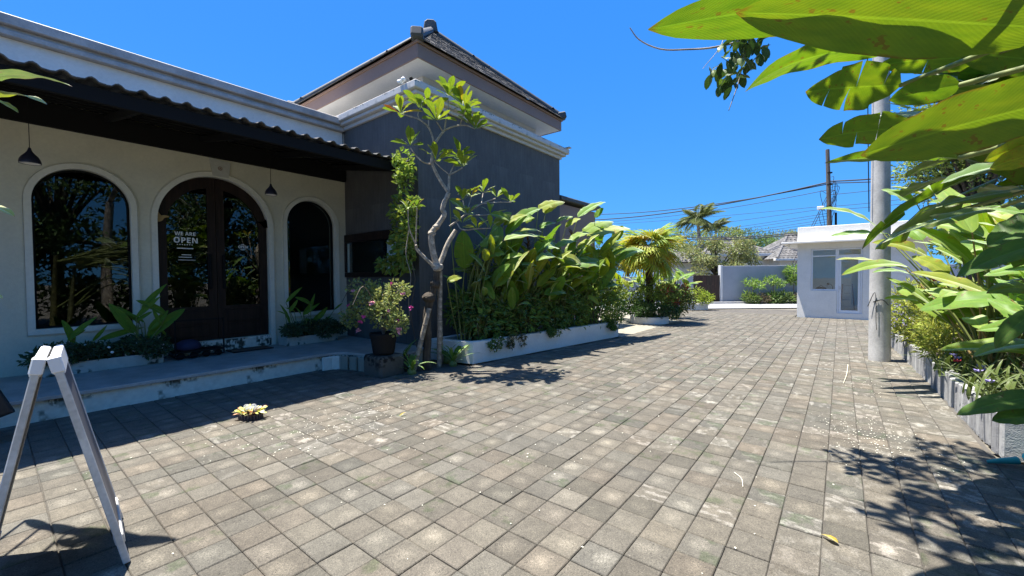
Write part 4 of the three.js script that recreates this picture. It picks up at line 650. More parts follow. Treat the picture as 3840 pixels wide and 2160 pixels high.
{ // heliconias in the bed: four clumps, each leaf on its own stalk
  const R = rng(61), spans = [[-4, -6.3, 'heliconia clump with a tall dark upright leaf nearest the frangipani in the white planter'], [-6.3, -7.5, 'heliconia clump with pale folded leaves beside a withered orange leaf in the white planter'], [-7.5, -8.6, 'heliconia clump with low drooping leaves in the middle of the white planter'], [-8.6, -20, 'heliconia clump arching over the far end of the white planter']];
  spans.forEach(([za, zb, lab], ci) => {
    const mine = BED_LEAVES.filter((l) => l[0][2] <= za && l[0][2] > zb); if (!mine.length) return;
    const zc = mine.reduce((s, l) => s + l[0][2], 0) / mine.length, zr = Math.max(-9.6, Math.min(-5.5, zc)), xr = bedEdge(zr) - 0.55, t = thing('heliconia', lab, 'plant', [xr, 0.29, zr], 0, 'heliconia clumps in the white planter');
    const O = V(xr, 0.29, zr); const stalk = (p) => { const z0 = Math.max(-9.6, Math.min(-5.45, lerp(p.z + O.z, zr, 0.35))) - O.z, b = V((R() - 0.5) * 0.35 + 0.12, 0, z0 + (R() - 0.5) * 0.3); part('stalk', tube([b, b.clone().lerp(p, 0.55).add(V(-0.06, 0.14, 0)), p], 0.014, 0.007, 6, 8), M.stem, t); };
    mine.forEach(([b, e, w], i) => { const p = va(b).sub(O), q = va(e).sub(O), L = p.distanceTo(q); const vert = Math.abs(q.y - p.y) > L * 0.8; const toC = V(0 - b[0], 0, 0 - b[2]).normalize(); const up = vert ? toC.clone().add(V(0, 0.2, 0)) : V(0, 0.75, 0).addScaledVector(toC, 0.3 + 0.6 * R()); leafBetween('leaf', bladeOf(Math.min(0.62, Math.max(0.28, Math.round(w * 1.35 / L * 20) / 20)), [0.5, 0.8, 1.0][i % 3], [0.15, 0.3, 0.45][(i + ci) % 3], i % 4 === 2 ? 3 : i % 3 === 0 ? 1 : 0, i % 5), LF.heli[Math.floor(R() * 3)], t, p, q, up); stalk(p); });
    for (let i = 0; i < 74; i++) { // fill: younger leaves
      const z = lerp(Math.min(-5.5, za), Math.max(-9.6, zb), R()), y = 0.7 + 1.3 * Math.pow(R(), 0.6), p = V(bedEdge(z) - 0.65 + 0.75 * R(), y, z).sub(O), a = (R() - 0.5) * 5.6 - 0.3, L = 0.42 + 0.36 * R(), q = p.clone().add(V(Math.cos(a) * L * 0.75, (R() * 1.1 - 0.15) * L, Math.sin(a) * L * 0.75));
      leafBetween('leaf', B.paddle[[0, 1, 1, 3][Math.floor(R() * 4)]], LF.heli[Math.floor(R() * 3)], t, p, q, V(0.9 * R() - 0.1, 0.8, 0.9 * R() - 0.2)); stalk(p); }
    for (let i = 0; i < 9; i++) { const z = lerp(Math.min(-5.5, za), Math.max(-9.6, zb), R()) - O.z, b = V((R() - 0.4) * 0.5, 0, z); part('stalk', tube([b, b.clone().add(V(0.05 + 0.1 * R(), 0.7, (R() - 0.5) * 0.1)), b.clone().add(V(0.1 + 0.15 * R(), 1.2 + 0.4 * R(), (R() - 0.5) * 0.2))], 0.014, 0.008, 6, 8), M.stem, t); }
    if (ci === 1) for (let i = 0; i < 5; i++) { const p = V(-4.86, 1.98, -7.15).sub(O).add(V((R() - 0.5) * 0.1, (R() - 0.5) * 0.1, (R() - 0.5) * 0.1)), a = R() * 6.28; const o = leafBetween('leaf', B.paddle[2], LF.yellow, t, p, p.clone().add(V(Math.cos(a) * 0.16, 0.05 - 0.25 * R(), Math.sin(a) * 0.16))); o.userData.label = 'withered orange leaf'; }
  });
}
{ // undergrowth of the bed
  const dark = smallMat(0.11, 0.20, 0.028), mid = smallMat(0.17, 0.26, 0.03);
  const sh_ = (name, lab, clumps, per, L, W, m, seed, grp) => { const c0 = clumps[0], t = thing(name, lab, 'shrub', [c0[0], 0.3, c0[2]], 0, grp); const g = clumpLeaves(clumps, per, L, W, seed); g.translate(-c0[0], -0.3, -c0[2]); part('foliage', g, m, t); for (let i = 0; i < 5; i++) { const a = i * 1.3; part('stem', tube([[Math.cos(a) * 0.05, -0.02, Math.sin(a) * 0.05], [Math.cos(a) * 0.12, 0.3, Math.sin(a) * 0.12], [Math.cos(a) * 0.2, c0[1] - 0.25, Math.sin(a) * 0.22]], 0.01, 0.005, 5), M.wood, t); } return t; };
  sh_('shrub', 'dark leafy shrub under the heliconias nearest the frangipani', [[-5.22, 0.72, -5.65, 0.3, 0.35, 0.35], [-5.15, 0.55, -6.1, 0.28, 0.25, 0.35], [-5.5, 0.9, -5.5, 0.3, 0.4, 0.3], [-5.2, 0.95, -6.0, 0.3, 0.4, 0.4], [-5.4, 0.7, -6.4, 0.35, 0.4, 0.4]], 300, 0.13, 0.075, dark, 1);
  sh_('shrub', 'dark leafy shrub with mixed leaves in the middle of the white planter', [[-4.98, 0.7, -6.9, 0.32, 0.35, 0.5], [-4.9, 0.6, -7.6, 0.3, 0.3, 0.4], [-5.3, 0.9, -7.2, 0.3, 0.4, 0.5], [-5.0, 1.0, -7.0, 0.3, 0.35, 0.5], [-4.85, 0.95, -8.0, 0.35, 0.4, 0.4]], 330, 0.12, 0.06, dark, 2);
  sh_('shrub', 'bushy fine leaved shrub at the far end of the white planter', [[-4.6, 0.85, -9.0, 0.4, 0.5, 0.55], [-4.45, 0.7, -9.6, 0.35, 0.4, 0.35], [-4.8, 0.7, -8.4, 0.35, 0.4, 0.4], [-4.55, 1.15, -9.3, 0.35, 0.4, 0.4]], 520, 0.11, 0.035, mid, 3);
  // trailing plants over the front edge with white flowers
  const R = rng(71);
  [[-5.75, 'trailing plant with small white flowers over the planter edge near its corner'], [-6.25, 'trailing plant with small reddish tips over the planter edge'], [-7.3, 'small trailing tuft hanging over the planter front'], [-9.5, 'trailing green tuft over the far corner of the white planter']].forEach(([z, lab], i) => {
    const x = bedEdge(z) - 0.02, t = thing('trailing_plant', lab, 'plant', [x, 0.36, z]); const cl = []; for (let k = 0; k < 9; k++) cl.push([0.02 + 0.07 * R(), 0.05 - 0.2 * R() * (i === 2 ? 0.7 : 1), (R() - 0.5) * 0.42, 0.06, 0.06, 0.08]); part('foliage', clumpLeaves(cl, i === 3 ? 90 : 55, 0.045, 0.022, 80 + i), i === 1 ? smallMat(0.14, 0.13, 0.04) : dark, t);
    if (i === 0) for (let k = 0; k < 14; k++) { const c = cl[k % 9]; part('flower', new THREE.IcosahedronGeometry(0.011 + 0.004 * R(), 1), M.vinyl, t, [c[0] + 0.06 * R() + 0.02, c[1] + (R() - 0.5) * 0.08, c[2] + (R() - 0.5) * 0.1]); }
  });
  // red-brown crotons rising behind
  for (const [x, y, z, lab] of [[-5.35, 2.55, -7.35, 'rust coloured croton rising behind the heliconias against the dark tower'], [-5.2, 2.6, -9.0, 'rust coloured croton beside the tower corner and the rear wing']]) { const t = thing('croton', lab, 'plant', [x, 0.29, z], 0, 'crotons behind the heliconias'); part('stem', tube([[0, 0, 0], [0.03, 1.1, 0.02], [0, y - 0.3, 0]], 0.018, 0.01, 6), M.wood, t); const RR = rng(Math.round(-z * 100)); for (let i = 0; i < 30; i++) { const a = RR() * 6.28, e = 0.1 + RR() * 0.9, hh = y - 0.29 - 0.55 * RR(), L = 0.16 + 0.1 * RR(); leafBetween('leaf', B.lance[i % 2], i % 3 ? LF.rust : LF.rust, t, V(0, hh, 0), V(Math.cos(a) * Math.cos(e) * L, hh + Math.sin(e) * L, Math.sin(a) * Math.cos(e) * L)); } }
}
// ---------- climbing vine at the tower corner ----------
{
  const t = thing('climbing_vine', 'bright green vine climbing the tower corner at the end of the canopy', 'vine', [-5.9, 0.0, -4.68]);
  const R = rng(91), O = V(-5.9, 0, -4.68), stem = [V(-0.05, 0.2, -0.1), V(-0.08, 0.9, 0.02), V(0.05, 1.5, 0.02), V(-0.15, 2.2, 0.05), V(-0.1, 3.0, 0.08), V(-0.02, 3.6, 0.12)]; part('stem', tube(stem, 0.012, 0.006, 6), M.wood, t);
  const cl = [[-0.05, 3.5, 0.15, 0.18, 0.26, 0.18], [0.02, 3.2, 0.2, 0.16, 0.25, 0.16], [0.12, 2.6, 0.22, 0.16, 0.2, 0.15], [0.14, 2.35, 0.2, 0.12, 0.18, 0.12], [-0.12, 3.35, 0.15, 0.14, 0.25, 0.12], [0.3, 2.75, 0.25, 0.12, 0.1, 0.1]];
  const vm = smallMat(0.24, 0.33, 0.04, 0.5, 0.42); part('foliage', clumpLeaves(cl, 105, 0.085, 0.06, 92, 0.3), vm, t);
  const cl2 = [[-0.25, 2.7, 0.08, 0.2, 0.35, 0.12], [-0.3, 2.2, 0.08, 0.2, 0.3, 0.12], [-0.2, 1.85, 0.1, 0.2, 0.25, 0.14], [-0.45, 1.75, 0.2, 0.22, 0.16, 0.14], [-0.05, 2.1, 0.12, 0.15, 0.3, 0.12]];
  part('foliage', clumpLeaves(cl2, 120, 0.11, 0.085, 93, 0.3), vm, t);
}
// ---------- potted bougainvillea ----------
{
  const t = thing('bougainvillea_pot', 'bougainvillea with pink flowers in a dark pot on the terrace end', 'plant', [-5.64, 0.32, -3.86]);
  part('pot', lathe([[0.0, 0.0], [0.15, 0.0], [0.165, 0.03], [0.20, 0.27], [0.215, 0.30], [0.215, 0.335], [0.19, 0.335], [0.185, 0.29], [0.0, 0.285]], 28), phy(lin(0.018, 0.017, 0.016), 0.8, { map: dampC, specularIntensity: 0.4 }), t);
  const R = rng(95); for (let i = 0; i < 7; i++) { const a = i * 0.9 + R(), r = 0.25 + 0.25 * R(); part('branch', tube([[0, 0.28, 0], [Math.cos(a) * 0.08, 0.55, Math.sin(a) * 0.08], [Math.cos(a) * r, 0.85 + 0.3 * R(), Math.sin(a) * r], [Math.cos(a) * r * 1.5, 0.75 + 0.2 * R(), Math.sin(a) * r * 1.5]], 0.012, 0.004, 5), M.wood, t); }
  const bm_ = smallMat(0.27, 0.31, 0.08, 0.55, 0.38), c1 = [[0.22, 0.85, 0.12, 0.22, 0.2, 0.2], [0.35, 0.65, 0.15, 0.2, 0.2, 0.2], [0.05, 0.75, 0.25, 0.2, 0.18, 0.18], [0.3, 1.0, -0.05, 0.2, 0.16, 0.18], [0.45, 0.5, 0.05, 0.14, 0.2, 0.14], [-0.1, 0.95, 0.2, 0.2, 0.16, 0.2]];
  part('foliage', clumpLeaves(c1, 220, 0.055, 0.036, 96), bm_, t);
  const c2 = [[-0.25, 0.95, -0.1, 0.26, 0.2, 0.25], [-0.45, 0.7, 0.1, 0.22, 0.2, 0.2], [-0.35, 1.05, 0.15, 0.22, 0.15, 0.2], [-0.6, 0.55, 0.2, 0.15, 0.15, 0.15], [-0.1, 0.6, -0.05, 0.3, 0.2, 0.2]]; part('foliage', clumpLeaves(c2, 160, 0.06, 0.04, 97), bm_, t);
  const pink = std(lin(0.55, 0.06, 0.28), 0.7, { side: THREE.DoubleSide }), pale = std(lin(0.62, 0.28, 0.36), 0.7, { side: THREE.DoubleSide });
  for (const [x, y, z, s] of [[0.2, 0.83, 0.33, 1.3], [0.5, 0.95, 0.0, 1], [0.55, 0.42, 0.1, 1.3], [0.5, 0.55, 0.1, 0.8], [-0.25, 1.0, 0.35, 0.9], [-0.4, 0.35, 0.2, 1], [0.45, 0.7, 0.22, 0.9], [0.35, 1.1, 0.1, 0.9], [-0.55, 0.75, 0.25, 0.9], [0.62, 0.75, -0.05, 0.8], [0.1, 0.62, 0.4, 0.8], [-0.1, 0.52, 0.34, 0.8]]) { const lv = new Leaves(); for (let i = 0; i < 12; i++) lv.put(V(0, 0, 0).addScaledVector(dirRand(R), 0.015), dirRand(R, 0.3), dirRand(R), 0.045, 0.04, [1, 1, 1]); const o = part('flower', lv.geo(), R() < 0.6 ? pink : pale, t, [x, y, z]); o.scale.setScalar(s); }
}
// ---------- things on the terrace ----------
function windowPlanter(z0, z1, lab, flowers, seed) {
  const zc = (z0 + z1) / 2, hl = Math.abs(z1 - z0) / 2, t = thing('window_planter', lab, 'planter', [-8.2, TY, zc]);
  part('trough', [bx(0.18, 0.2, 0, 0.16, -hl, hl, 0.004), bx(-0.2, -0.18, 0, 0.16, -hl, hl, 0.004), bx(-0.178, 0.178, 0, 0.159, -hl, -hl + 0.02, 0.004), bx(-0.178, 0.178, 0, 0.159, hl - 0.02, hl, 0.004)], std(lin(0.58, 0.57, 0.50), 0.8, { map: dampC }), t); part('soil', pb(-0.178, 0.178, 0.0, 0.13, -hl + 0.02, hl - 0.02), M.soil, t);
  const R = rng(seed), cl = []; for (let k = 0; k < Math.round(hl * 34); k++) cl.push([(R() - 0.3) * 0.42, 0.2 + 0.14 * R(), (R() - 0.5) * 2 * hl * 1.12, 0.13, 0.11, 0.13]); part('foliage', clumpLeaves(cl, 190, 0.065, 0.03, seed + 1), smallMat(0.045, 0.095, 0.03), t);
  for (let k = 0; k < flowers; k++) { const c = cl[k % cl.length]; part('flower', lathe([[0, 0.004], [0.016, 0.008], [0.02, 0], [0.012, -0.006], [0, -0.006]], 8), std(lin(0.72, 0.72, 0.68), 0.7), t, [0.08 + 0.18 * R(), 0.16 + 0.2 * R(), c[2] + (R() - 0.5) * 0.1]).rotation.set(R(), R(), -0.9 - R() * 0.5); }
  return t;
}
windowPlanter(-0.42, -1.63, 'trough planter with small white flowers under the larger arched window', 18, 201);
windowPlanter(-3.42, -4.4, 'trough planter of dark green foliage under the narrow arched window by the tower', 0, 205);
for (const [x, z, n, h, lab, seed] of [[-8.15, -1.40, 12, 1.15, 'tall dark heliconia growing from the trough between window and door', 211], [-8.15, -3.7, 9, 1.15, 'tall dark heliconia growing from the trough beside the arched door', 212], [-8.2, -0.75, 5, 0.7, 'low broad leaved plant in the trough before the larger window', 213], [-8.2, -4.2, 6, 0.8, 'low broad leaved plant in the trough before the narrow window', 214]]) {
  const t = thing('heliconia', lab, 'plant', [x, TY + 0.12, z], 0, 'dark heliconias on the terrace'), R = rng(seed);
  for (let i = 0; i < n; i++) { const b = V((R() - 0.5) * 0.15, 0, (R() - 0.5) * 0.4), hh = h * (0.35 + 0.65 * R()), p = b.clone().add(V(0.08 * R(), hh * 0.62, (R() - 0.5) * 0.5)), L = 0.32 + 0.28 * R(), s = R() < 0.5 ? -1 : 1, q = p.clone().add(V(0.08 * R(), L * (0.15 + 0.8 * R()), s * L * (0.25 + 0.6 * R()))); part('stalk', tube([b, b.clone().lerp(p, 0.5).add(V(0, 0.05, 0)), p], 0.009, 0.006, 5), M.stem, t); leafBetween('leaf', i % 2 ? B.paddle[3] : B.slim, LF.heli[1], t, p, q, V(1, 0.5, (R() - 0.5))); }
}
{ // black trolley with wheels and a folded dark blue bundle
  const t = thing('trolley', 'black wheeled trolley standing in front of the left door leaf', 'trolley', [-8.18, TY, -2.1]);
  part('frame', [bx(-0.17, 0.17, 0.10, 0.125, -0.32, 0.32, 0.004), bx(0.15, 0.17, 0.03, 0.62, -0.33, -0.31, 0.003), bx(0.15, 0.17, 0.03, 0.62, 0.31, 0.33, 0.003), bx(0.15, 0.17, 0.60, 0.62, -0.309, 0.309, 0.003), bx(0.15, 0.17, 0.03, 0.05, -0.309, 0.309, 0.003)], M.black, t);
  for (const z of [-0.25, -0.08, 0.08, 0.25]) { const g = new THREE.CylinderGeometry(0.05, 0.05, 0.03, 18); g.rotateZ(Math.PI / 2); part('wheel', g, M.black, t, [0.13, 0.052, z]); }
  const bun = thing('cloth_bundle', 'dark blue rounded bundle resting on the trolley deck', 'bundle', [-8.2, TY + 0.127, -1.98]); const g = new THREE.SphereGeometry(0.16, 18, 12); g.scale(0.9, 0.72, 1.1); const a = g.attributes.position; for (let i = 0; i < a.count; i++) { const y = a.getY(i); if (y < -0.05) a.setY(i, -0.05); a.setX(i, a.getX(i) * (1 + 0.08 * Math.sin(a.getZ(i) * 40))); } g.translate(0, 0.05, 0); g.computeVertexNormals(); part('cloth', g, std(lin(0.02, 0.022, 0.06), 0.8), bun);
}
{ const t = thing('doormat', 'brown doormat lying before the right door leaf', 'mat', [-8.2, TY + 0.012, -2.87]); part('pile', bx(-0.17, 0.17, -0.01, 0.008, -0.31, 0.31, 0.005), std(lin(0.10, 0.06, 0.04), 1, { ...bump(grainB, 0.006) }), t); for (const x of [0.171, -0.185]) part('border', bx(x, x + 0.014, -0.01, 0.006, -0.32, 0.32, 0.002), M.black, t); }
// ---------- pavement sign, offering, scooter ----------
{
  const s = V(-0.10, 0, 0.995), aw = V(-0.995, 0, -0.10), T = V(-2.985, 1.13, -0.17), t = thing('pavement_sign', 'grey folding A-frame board standing on the sunny pavers', 'sign', [T.x, 0, T.z], Math.atan2(-aw.z, aw.x));
  // local +x runs away along the ridge, local +z towards the far foot
  const W = 0.62, sp = 0.235, Hh = 1.13, len = Math.hypot(sp, Hh), lean = Math.atan2(sp, Hh);
  for (const sd of [-1, 1]) {
    const leaf = new THREE.Group(); leaf.name = 'board'; t.add(leaf); leaf.position.set(0, Hh, 0); leaf.rotation.x = sd * lean * -1;
    const rail = M.steelgrey; const zz = sd * 0.024;
    const P = (n, g, m) => part(n, g, m, leaf);
    P('post', bx(0, 0.035, -len, 0, zz - 0.015, zz + 0.015, 0.004), rail); P('post', bx(W - 0.035, W, -len, 0, zz - 0.015, zz + 0.015, 0.004), rail);
    P('rail', bx(0.036, W - 0.036, -0.09, -0.001, zz - 0.02, zz + 0.02, 0.004), M.alu); P('rail', bx(0.036, W - 0.036, -len + 0.10, -len + 0.15, zz - 0.02, zz + 0.02, 0.004), rail);
    P('panel', bx(0.036, W - 0.036, -len + 0.151, -0.091, zz - 0.006 + sd * 0.006, zz + 0.006 + sd * 0.006, 0.002), std(lin(0.16, 0.16, 0.19), 0.5, { map: concC }));
    P('end_cap', bx(-0.004, 0.05, -0.075, 0.006, zz - 0.024, zz + 0.024, 0.006), std(lin(0.82, 0.83, 0.85), 0.5));
  }
  part('hinge', bx(0.05, W - 0.05, Hh - 0.03, Hh - 0.005, -0.012, 0.012, 0.003), M.black, t);
}
{
  const t = thing('offering_basket', 'small woven basket of yellow petals and clear wrappers on the pavers', 'offering', [-5.0, 0.003, -1.74], 0.55); t.scale.setScalar(0.95); const R = rng(301);
  const w = []; for (let k = 0; k < 5; k++) { const y = 0.008 + k * 0.011; w.push(tube(Array.from({ length: 25 }, (_, i) => { const a = i / 24 * 6.283, rr = 1 + 0.03 * (i % 2 ? 1 : -1) * (k % 2 ? 1 : -1); return [Math.cos(a) * 0.13 * rr, y, Math.sin(a) * 0.085 * rr]; }), 0.006, 0.006, 5, 72)); } part('weave', w, std(lin(0.035, 0.022, 0.025), 0.7), t);
  part('upright', Array.from({ length: 24 }, (_, i) => { const a = i / 24 * 6.283; return tube([[Math.cos(a) * 0.132, 0, Math.sin(a) * 0.087], [Math.cos(a) * 0.138, 0.062, Math.sin(a) * 0.092]], 0.005, 0.005, 4); }), std(lin(0.10, 0.085, 0.085), 0.7), t);
  const lg = lathe([[0, 0.0], [1, 0.0], [1, 0.01], [0, 0.012]], 24); lg.scale(0.13, 1, 0.085); part('base', lg, std(lin(0.04, 0.03, 0.03), 0.8), t);
  for (let i = 0; i < 60; i++) { const a = R() * 6.28, q = Math.sqrt(R()), p = V(Math.cos(a) * 0.13 * q, 0.06 + 0.03 * R(), Math.sin(a) * 0.085 * q), m = [[0.72, 0.66, 0.10], [0.78, 0.72, 0.25], [0.80, 0.78, 0.55], [0.72, 0.34, 0.16], [0.6, 0.62, 0.08]][i % 5]; leafBetween('petal', B.frangi[i % 3], phy(lin(...m), 0.6, { transmission: 0.3, thickness: 0, side: THREE.DoubleSide }), t, p, p.clone().add(V(Math.cos(a) * 0.07, 0.0 + 0.045 * R(), Math.sin(a) * 0.07)), V((R() - 0.5), 1, R() - 0.5)); }
  for (let i = 0; i < 6; i++) { const g = new THREE.IcosahedronGeometry(0.022, 2), a = g.attributes.position; for (let k = 0; k < a.count; k++) { const f = 0.6 + 0.8 * vnoise(a.getX(k) * 70 + i * 9, a.getY(k) * 70 + a.getZ(k) * 60, i); a.setXYZ(k, a.getX(k) * f * 1.3, a.getY(k) * f * 0.8, a.getZ(k) * f); } g.computeVertexNormals(); part('wrapper', g, phy(lin(0.8, 0.82, 0.82), 0.12, { transmission: 0.75, thickness: 0 }), t, [-0.09 + 0.035 * i, 0.11 + 0.03 * (i % 2), -0.03 + 0.02 * (i % 3)]); }
}
{ // scooter parked at the terrace, mostly beyond the picture
  const t = thing('scooter', 'white and black scooter parked at the foot of the terrace', 'scooter', [-6.12, 0, 0.86]);
  const blk = std(lin(0.015, 0.015, 0.016), 0.55), wht = phy(lin(0.75, 0.76, 0.76), 0.3, { clearcoat: 0.6, clearcoatRoughness: 0.1 });
  for (const z of [-0.62, 0.62]) { const w = new THREE.Group(); w.name = 'wheel'; w.position.set(0, 0.27, z); t.add(w); const ty = new THREE.TorusGeometry(0.215, 0.055, 12, 36); ty.rotateY(Math.PI / 2); part('tyre', ty, blk, w); const rm = new THREE.TorusGeometry(0.16, 0.015, 8, 30); rm.rotateY(Math.PI / 2); part('rim', rm, M.steelgrey, w); const hb = new THREE.CylinderGeometry(0.035, 0.035, 0.1, 14); hb.rotateZ(Math.PI / 2); part('hub', hb, M.steelgrey, w); part('spoke', [0, 1, 2, 3, 4].map((i) => { const a = i * 1.2566; return tube([[0, 0, 0], [0, Math.cos(a) * 0.16, Math.sin(a) * 0.16]], 0.014, 0.01, 6); }), M.steelgrey, w); }
  const ex = (pts, w, m, n) => { const s = new THREE.Shape(); pts.forEach((p, i) => i ? s.lineTo(...p) : s.moveTo(...p)); s.closePath(); const g = new THREE.ExtrudeGeometry(s, { depth: w, bevelEnabled: true, bevelSize: 0.03, bevelThickness: 0.03, bevelSegments: 3 }); g.translate(0, 0, -w / 2); g.rotateY(-Math.PI / 2); part(n, g, m, t); };
  ex([[-0.86, 0.60], [-0.55, 0.50], [-0.1, 0.38], [-0.05, 0.55], [-0.5, 0.70], [-0.85, 0.74]], 0.16, wht, 'tail_panel'); ex([[-0.72, 0.75], [-0.05, 0.66], [0.02, 0.72], [-0.1, 0.8], [-0.7, 0.84]], 0.14, blk, 'seat'); ex([[-0.1, 0.28], [0.42, 0.28], [0.45, 0.36], [-0.05, 0.36]], 0.2, blk, 'footboard'); ex([[0.36, 0.35], [0.5, 0.45], [0.42, 0.95], [0.34, 0.97]], 0.26, wht, 'leg_shield'); ex([[-0.96, 0.30], [-0.9, 0.28], [-0.8, 0.57], [-0.85, 0.60]], 0.1, blk, 'rear_mudguard');
  part('fork', [tube([[0.06, 0.27, 0.62], [0.06, 0.9, 0.4]], 0.018, 0.018, 8), tube([[-0.06, 0.27, 0.62], [-0.06, 0.9, 0.4]], 0.018, 0.018, 8)], M.steelgrey, t); part('handlebar', tube([[-0.32, 1.0, 0.28], [-0.1, 1.03, 0.36], [0.1, 1.03, 0.36], [0.32, 1.0, 0.28]], 0.015, 0.015, 8), blk, t); part('headlight', moved(new THREE.SphereGeometry(0.09, 16, 12), 0, 0.9, 0.46), M.alu, t); part('tail_light', moved(new THREE.SphereGeometry(0.05, 12, 8), 0, 0.66, -0.86), std(lin(0.35, 0.02, 0.02), 0.3), t); part('side_stand', tube([[0.08, 0.32, -0.1], [0.22, 0.0, -0.05]], 0.012, 0.012, 6), blk, t);
}

// ---------- fan palm in the round planter ----------
function fanGeo(seed, n = 30, spread = 3.9) { // one fan: pleated segments joined near the hub
  const R = rng(seed), pos = [], uv = [];
  for (let i = 0; i < n; i++) { const a = (i / (n - 1) - 0.5) * spread, L = 0.62 * (0.72 + 0.28 * Math.cos(a * 0.62)) * (0.93 + 0.14 * R()), da = spread / n * 0.52, dr = 0.10 + 0.1 * R() + 0.12 * Math.abs(a) / 2, rr = [0.0, 0.52, 0.72, 0.88, 1]; const wd = [0.15, 1, 0.8, 0.45, 0.03]; const pt = (k, s) => { const r = L * rr[k], ww = r ? L * rr[k] * 0 + wd[k] * L * 0.52 * Math.tan(da) : 0.004; const x = Math.cos(a) * r, z = Math.sin(a) * r, y = -dr * Math.pow(rr[k], 3) * L * 1.6 + (s === 0 ? 0.012 * (k > 0 ? 1 : 0) : 0); return [x - Math.sin(a) * ww * s, y, z + Math.cos(a) * ww * s]; };
    for (let k = 0; k < 4; k++) for (const s of [-1, 1]) { const A = pt(k, 0), Bq = pt(k, s), Cq = pt(k + 1, s), D = pt(k + 1, 0); const q = s > 0 ? [A, Bq, Cq, A, Cq, D] : [A, Cq, Bq, A, D, Cq]; q.forEach((p) => { pos.push(...p); uv.push(rr[k], 0.5); }); } }
  const g = new THREE.BufferGeometry(); g.setAttribute('position', new THREE.Float32BufferAttribute(pos, 3)); g.setAttribute('uv', new THREE.Float32BufferAttribute(uv, 2)); g.computeVertexNormals(); return g;
}
{
  const P0 = V(-4.87, 0, -13.35), fans = [fanGeo(1), fanGeo(2), fanGeo(3)], R = rng(401);
  const pl = thing('round_planter', 'round white planter ring around the fan palm', 'planter', [P0.x, 0, P0.z]); part('ring', lathe([[0.50, 0.0], [0.59, 0.0], [0.60, 0.01], [0.60, 0.21], [0.59, 0.22], [0.50, 0.22], [0.49, 0.2], [0.49, 0.0]], 48), M.white, pl); part('soil', lathe([[0, 0.19], [0.495, 0.18], [0.495, 0.0]], 32), M.soil, pl);
  const t = thing('fan_palm', 'yellow green fan palm with dark fibrous trunk in the round planter', 'palm', [P0.x, 0.18, P0.z]);
  part('trunk', tube([[0, 0, 0], [0.02, 0.8, 0], [-0.01, 1.5, 0.02], [0, 2.2, 0]], [0.13, 0.115, 0.11, 0.12], 0.1, 14, 24), std(lin(0.11, 0.075, 0.05), 0.95, { map: barkC, ...bump(barkC, 0.03) }), t);
  const fib = []; for (let i = 0; i < 46; i++) { const a = R() * 6.28, y = 0.7 + 1.5 * R(); fib.push(tube([[Math.cos(a) * 0.10, y, Math.sin(a) * 0.10], [Math.cos(a) * 0.145, y + 0.1, Math.sin(a) * 0.145]], 0.014, 0.006, 4)); } part('leaf_bases', fib, M.darkbark, t);
  for (let i = 0; i < 30; i++) { const a = i * 2.39996 + R() * 0.3, e = i < 7 ? 1.15 - 0.1 * i * R() : i < 15 ? 0.55 * R() + 0.1 : -0.65 * R(), pl_ = 0.34 + 0.2 * R(), d = V(Math.cos(a) * Math.cos(e), Math.sin(e), Math.sin(a) * Math.cos(e)), h = V(0, 2.2, 0).addScaledVector(d, pl_).add(V(0, -0.03, 0)); part('petiole', tube([[0, 2.15, 0], h.clone().multiplyScalar(0.5).add(V(0, 1.16, 0)), h], 0.014, 0.008, 5, 5), M.stem, t); const o = part('fan_leaf', fans[i % 3], i > 15 && R() < 0.6 ? LF.palm[1] : LF.palm[Math.floor(R() * 3)], t); o.position.copy(h); const dn = V(Math.cos(a) * Math.cos(e - 0.45), Math.sin(e - 0.45), Math.sin(a) * Math.cos(e - 0.45)); const side = dn.clone().cross(UPV).normalize(), up = side.clone().cross(dn); o.quaternion.setFromRotationMatrix(new THREE.Matrix4().makeBasis(dn, up, side)); o.rotateX((R() - 0.5) * 1.3); o.scale.setScalar(1.15 + 0.25 * R()); }
  const m1 = smallMat(0.22, 0.29, 0.03), m2 = smallMat(0.059, 0.123, 0.022), m3 = smallMat(0.297, 0.370, 0.027);
  const sh_ = (lab, x, z, cl, per, L, W, m, seed) => { const s = thing('shrub', lab, 'shrub', [x, 0.15, z]); part('foliage', clumpLeaves(cl, per, L, W, seed), m, s); part('stem', tube([[0, 0, 0], [0.02, 0.3, 0.02], [0, 0.6, 0]], 0.015, 0.008, 5), M.wood, s); };
  sh_('low dark shrub spilling over the rim of the round planter', P0.x + 0.35, P0.z + 0.2, [[0, 0.25, 0, 0.36, 0.22, 0.32], [0.25, 0.3, -0.3, 0.34, 0.24, 0.3], [-0.35, 0.3, 0.3, 0.36, 0.24, 0.3], [-0.7, 0.35, 0.1, 0.36, 0.28, 0.36]], 420, 0.11, 0.045, m2, 402);
  sh_('bushy green shrub around the fan palm trunk', P0.x, P0.z, [[0, 0.65, 0.2, 0.55, 0.45, 0.4], [-0.6, 0.6, 0.25, 0.55, 0.5, 0.45], [0.4, 0.75, 0, 0.5, 0.5, 0.45], [0.15, 0.95, 0.05, 0.4, 0.35, 0.35], [-0.9, 0.75, 0.5, 0.45, 0.5, 0.4], [0.7, 0.6, -0.5, 0.5, 0.5, 0.4]], 480, 0.085, 0.04, m1, 403);
